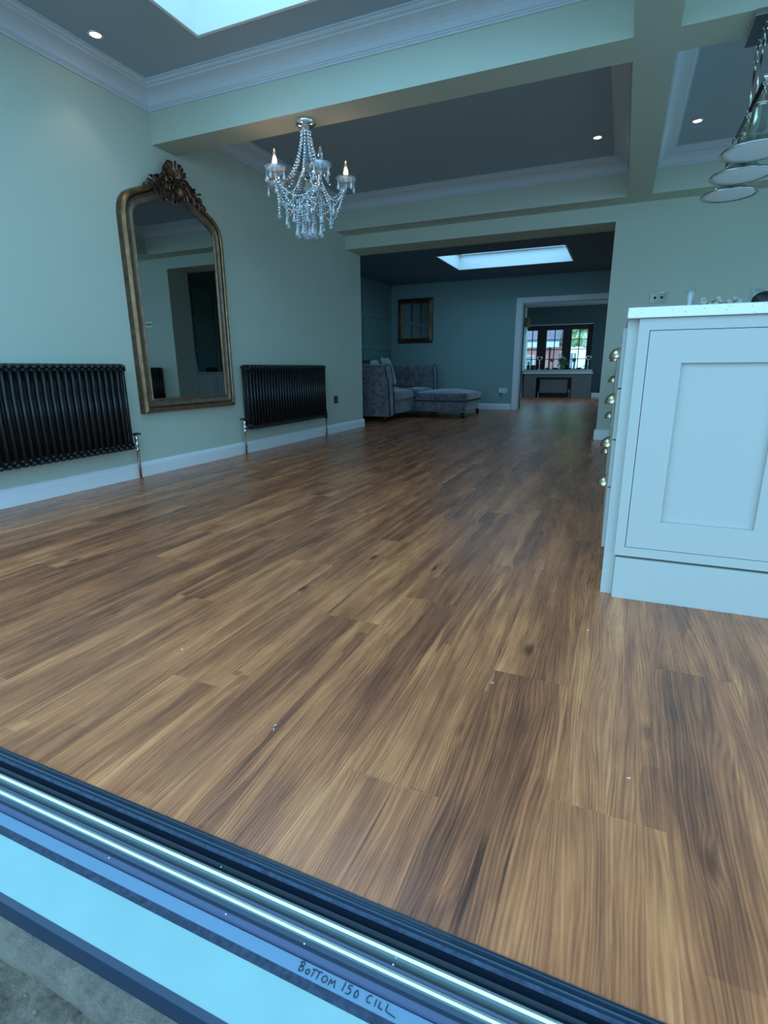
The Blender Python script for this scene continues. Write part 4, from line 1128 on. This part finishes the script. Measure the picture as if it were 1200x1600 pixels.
chain([(0,-.075,-.026),(0,-.075,-.150)], 'chain', pd); obj('drop_rod', tube(bmesh.new(), [(0,-.075,-.150),(0,-.075,-.326)], .0055, 8), M['nickel'], pd, True)
chain([(0,.075,-.026),(0,.075,-.150)], 'chain', pd); obj('drop_rod', tube(bmesh.new(), [(0,.075,-.150),(0,.075,-.326)], .0055, 8), M['nickel'], pd, True)
bellp = [(.020,.175),(.030,.172),(.034,.160),(.036,.120),(.040,.090),(.052,.060),(.074,.036),(.104,.020),(.130,.010),(.138,.0),(.136,-.001),(.128,.006),(.10,.015),(.07,.031),(.048,.055),(.034,.088),(.028,.16)]
for yy in (-.300, .040, .375):
    zb_ = -.608
    sh = obj('bell_shade', lathe(bmesh.new(), bellp, 36, (0, yy, zb_)), M['bell'], pd, True)
    obj('diffuser', lathe(bmesh.new(), [(.001,.004),(.127,.004),(.127,.002),(.10,.0),(.001,-.001)], 32, (0, yy, zb_)), M['diffuser'], sh, True)
    obj('neck_cap', lathe(bmesh.new(), [(.006,.215),(.014,.212),(.016,.19),(.030,.182),(.034,.176),(.020,.174)], 16, (0, yy, zb_)), M['nickel'], sh, True)
    chain([(0, yy, zb_+.21), (0, yy, -.340)], 'link', pd, .0026, .024)
    obj('hook', lathe(bmesh.new(), [(.012,-.018),(.0145,-.012),(.0145,.012),(.012,.018)], 10, (0, yy, -.335), 'y'), M['chrome'], pd, True)

# ---------------------------------------------------------------- corner sofa
sf = thing('velvet_sofa', 'grey crushed velvet sofa with rolled arms in the rear room', 'sofa', (-4.22, 7.15, 0))
def cush(name, x0, x1, y0, y1, z0, z1, m='velvet', bev=.05, par=sf, crown=0.0):
    bm = bmesh.new(); box(bm, x0, x1, y0, y1, z0, z1)
    bmesh.ops.subdivide_edges(bm, edges=list(bm.edges), cuts=5, use_grid_fill=True)
    cx, cy = (x0+x1)/2, (y0+y1)/2; hx, hy, hz = (x1-x0)/2, (y1-y0)/2, (z1-z0)/2; cz = (z0+z1)/2
    for v_ in bm.verts:
        u = Vector(((v_.co.x-cx)/hx, (v_.co.y-cy)/hy, (v_.co.z-cz)/hz))
        e = [min(bev/h, .5) for h in (hx, hy, hz)]
        # round the edges
        q = Vector((max(0, abs(u.x)-(1-e[0]))*hx*(1 if u.x > 0 else -1), max(0, abs(u.y)-(1-e[1]))*hy*(1 if u.y > 0 else -1), max(0, abs(u.z)-(1-e[2]))*hz*(1 if u.z > 0 else -1)))
        if q.length > bev: v_.co -= q - q.normalized()*bev
        if crown and u.z > 0: v_.co.z += crown*(1-u.x*u.x)*(1-u.y*u.y)*u.z
    bmesh.ops.recalc_face_normals(bm, faces=bm.faces)
    return soft(obj(name, bm, M[m], par, True), 1)
def arm(y0, y1, flip):
    # cross-section in (y,z): upright slab with an outward roll
    s = -1 if flip else 1; t_ = .17
    out = y0 if not flip else y1
    P_ = [(out+s*.035, .08), (out+s*.030, .58), (out+s*.005, .625), (out-s*.015, .665), (out-s*.025, .72), (out-s*.012, .775), (out+s*.035, .810), (out+s*.12, .815), (out+s*.175, .785), (out+s*.195, .73), (out+s*.20, .60), (out+s*.20, .08)]
    bm = extr_x(bmesh.new(), P_, .0, 1.20)
    # front end curls outwards a little at the top
    for v_ in bm.verts:
        if v_.co.x > 1: v_.co.x += -.05*max(0, (v_.co.z-.45))/.35
    bmesh.ops.bevel(bm, geom=[e for e in bm.edges if abs(e.verts[0].co.x - e.verts[1].co.x) < .06 and e.verts[0].co.x > 1], offset=.018, segments=3, affect='EDGES')
    o = obj('arm', bm, M['velvet'], sf, True); md = o.modifiers.new('e', 'EDGE_SPLIT'); md.split_angle = math.radians(50)
    pts = [(1.205-.05*max(0,(z-.45))/.35+.0, y+s*.0, z) for y, z in P_]
    obj('piping', tube(bmesh.new(), pts, .007, 6), M['piping'], sf, True)
arm(0, .2, False); arm(2.08, 2.28, True)
cush('base', .0, 1.16, .19, 2.09, .08, .285, bev=.03)
cush('backrest', .0, .26, .19, 2.09, .28, .80, bev=.07)
for k in range(2): cush('seat_cushion', .24, 1.19, .20+.95*k, 1.14+.94*k, .285, .435, bev=.055, crown=.015)
for k in range(2): cush('back_cushion', .22, .42, .24+.93*k, 1.13+.93*k, .42, .80, bev=.08)
for x, y in ((.08,.08),(1.10,.08),(.08,2.2),(1.10,2.2)): obj('foot', lathe(bmesh.new(), [(.022,0),(.030,.05),(.032,.082)], 12, (x, y, 0)), M['darkwood'], sf, True)
def pillow(label, loc, rot, w_, h_, m, name='scatter_cushion'):
    t = thing(name, label, 'cushion', loc); t.rotation_euler = rot
    bm = bmesh.new(); K = 10
    G = [[None]*(K+1) for _ in range(K+1)]; G2 = [[None]*(K+1) for _ in range(K+1)]
    for i in range(K+1):
        for j in range(K+1):
            u, v_ = i/K*2-1, j/K*2-1; d = .075*((1-u*u)*(1-v_*v_))**.45
            pin = 1 - .10*(1-abs(u))*abs(v_) ; pin2 = 1 - .10*(1-abs(v_))*abs(u)
            X_, Z_ = u*w_/2*pin2, h_/2 + v_*h_/2*pin
            G[i][j] = bm.verts.new((d, X_, Z_)); G2[i][j] = bm.verts.new((-d, X_, Z_)) if 0 < i < K and 0 < j < K else G[i][j]
    for i in range(K):
        for j in range(K):
            bm.faces.new((G[i][j], G[i+1][j], G[i+1][j+1], G[i][j+1]))
            q = (G2[i][j], G2[i][j+1], G2[i+1][j+1], G2[i+1][j])
            try: bm.faces.new(q)
            except ValueError: pass
    bmesh.ops.recalc_face_normals(bm, faces=bm.faces)
    obj('cover', bm, M[m], t, True)
pillow('large pale blue grey patterned cushion leaning against the sofa back', (-3.56, 8.60, .465), (0, -.30, .2), .66, .50, 'velvetlite')
pillow('pale grey cushion upright behind the near sofa arm', (-3.60, 7.98, .465), (0, -.2, -.1), .46, .44, 'velvetlite')
pillow('dark cushion with pointed corner, behind the near arm at the far left', (-3.58, 7.60, .47), (.0, -.15, -.25), .34, .43, 'piping')
t = thing('tablet', 'thin dark tablet lying on the sofa seat', 'tablet', (-3.20, 8.35, .458)); obj('body', B(-.12,.12,-.08,.08,0,.012,bev=.003), M['blackplastic'], t); obj('screen', B(-.11,.11,-.07,.07,.0121,.013), M['blackplate'], t)

ot = thing('velvet_footstool', 'large grey velvet footstool with dark piping in front of the sofa', 'footstool', (-2.585, 8.62, 0))
cush('base', -.42, .42, -.53, .53, .085, .265, bev=.035, par=ot)
cush('seat_cushion', -.425, .445, -.54, .55, .262, .385, bev=.055, par=ot, crown=.05)
def ringpipe(z, hx0, hx1, hy0, hy1, r=.05):
    pts = []
    for cx, cy, a0 in ((hx1-r, hy1-r, 0), (hx0+r, hy1-r, PI/2), (hx0+r, hy0+r, PI), (hx1-r, hy0+r, 1.5*PI)):
        for k in range(4): a = a0+PI/2*k/3; pts.append((cx+r*math.cos(a), cy+r*math.sin(a), z))
    pts.append(pts[0]); return obj('piping', tube(bmesh.new(), pts, .0075, 6), M['piping'], ot, True)
ringpipe(.262, -.412, .432, -.527, .537); ringpipe(.372, -.395, .415, -.510, .520)
for sx in (-.36, .38):
    for sy in (-.46, .47): obj('foot', lathe(bmesh.new(), [(.020,0),(.027,.05),(.030,.087)], 12, (sx, sy, 0)), M['darkwood'], ot, True)

# ---------------------------------------------------------------- seen in the big mirror: sideboard in the rear room
sb = thing('sideboard', 'white panelled sideboard on the right side of the rear room, seen in the mirror', 'sideboard', (1.0, 7.3, 0))
obj('carcass', B(.02, .42, 0, 1.6, .08, .69), M['white'], sb); obj('top', B(-.02, .42, -.02, 1.62, .69, .715, bev=.003), M['white'], sb)
obj('plinth', B(.05, .42, .02, 1.58, 0, .08), M['cab'], sb)
for k in range(3):
    d = obj('door', B(0, .02, .02+.53*k, .53+.53*k, .10, .67), M['white'], sb)
    bm = bmesh.new(); ya, yb = .02+.53*k, .53+.53*k
    for a in ((ya, ya+.07, .10, .67), (yb-.07, yb, .10, .67), (ya+.07, yb-.07, .10, .17), (ya+.07, yb-.07, .60, .67)): box(bm, -.012, 0, a[0], a[1], a[2], a[3])
    obj('door_frame', bm, M['white'], d)
t = thing('picture_frame', 'white framed picture standing on the sideboard in the mirror', 'picture', (1.25, 8.05, .715), .0); t.rotation_euler = (0, .15, 0)
obj('frame', B(0, .02, -.13, .13, 0, .34, bev=.004), M['white'], t); obj('print', B(-.003, 0, -.08, .08, .06, .28), M['photo'], t)
for k in range(3):
    t = thing('dark_candle_jar', ['dark jar nearest the picture frame on the sideboard', 'middle dark jar on the sideboard', 'dark jar at the far end of the sideboard'][k], 'jar', (1.15, 8.32+.11*k, .715), group='dark jars on the sideboard')
    obj('jar', lathe(bmesh.new(), [(.03,0),(.035,.01),(.035,.08),(.028,.085)], 12), M['blackplastic'], t, True)
struct(obj('door_2', B(1.40, 1.426, 9.05, 9.17, 0, 2.05, bev=.004), M['white']))
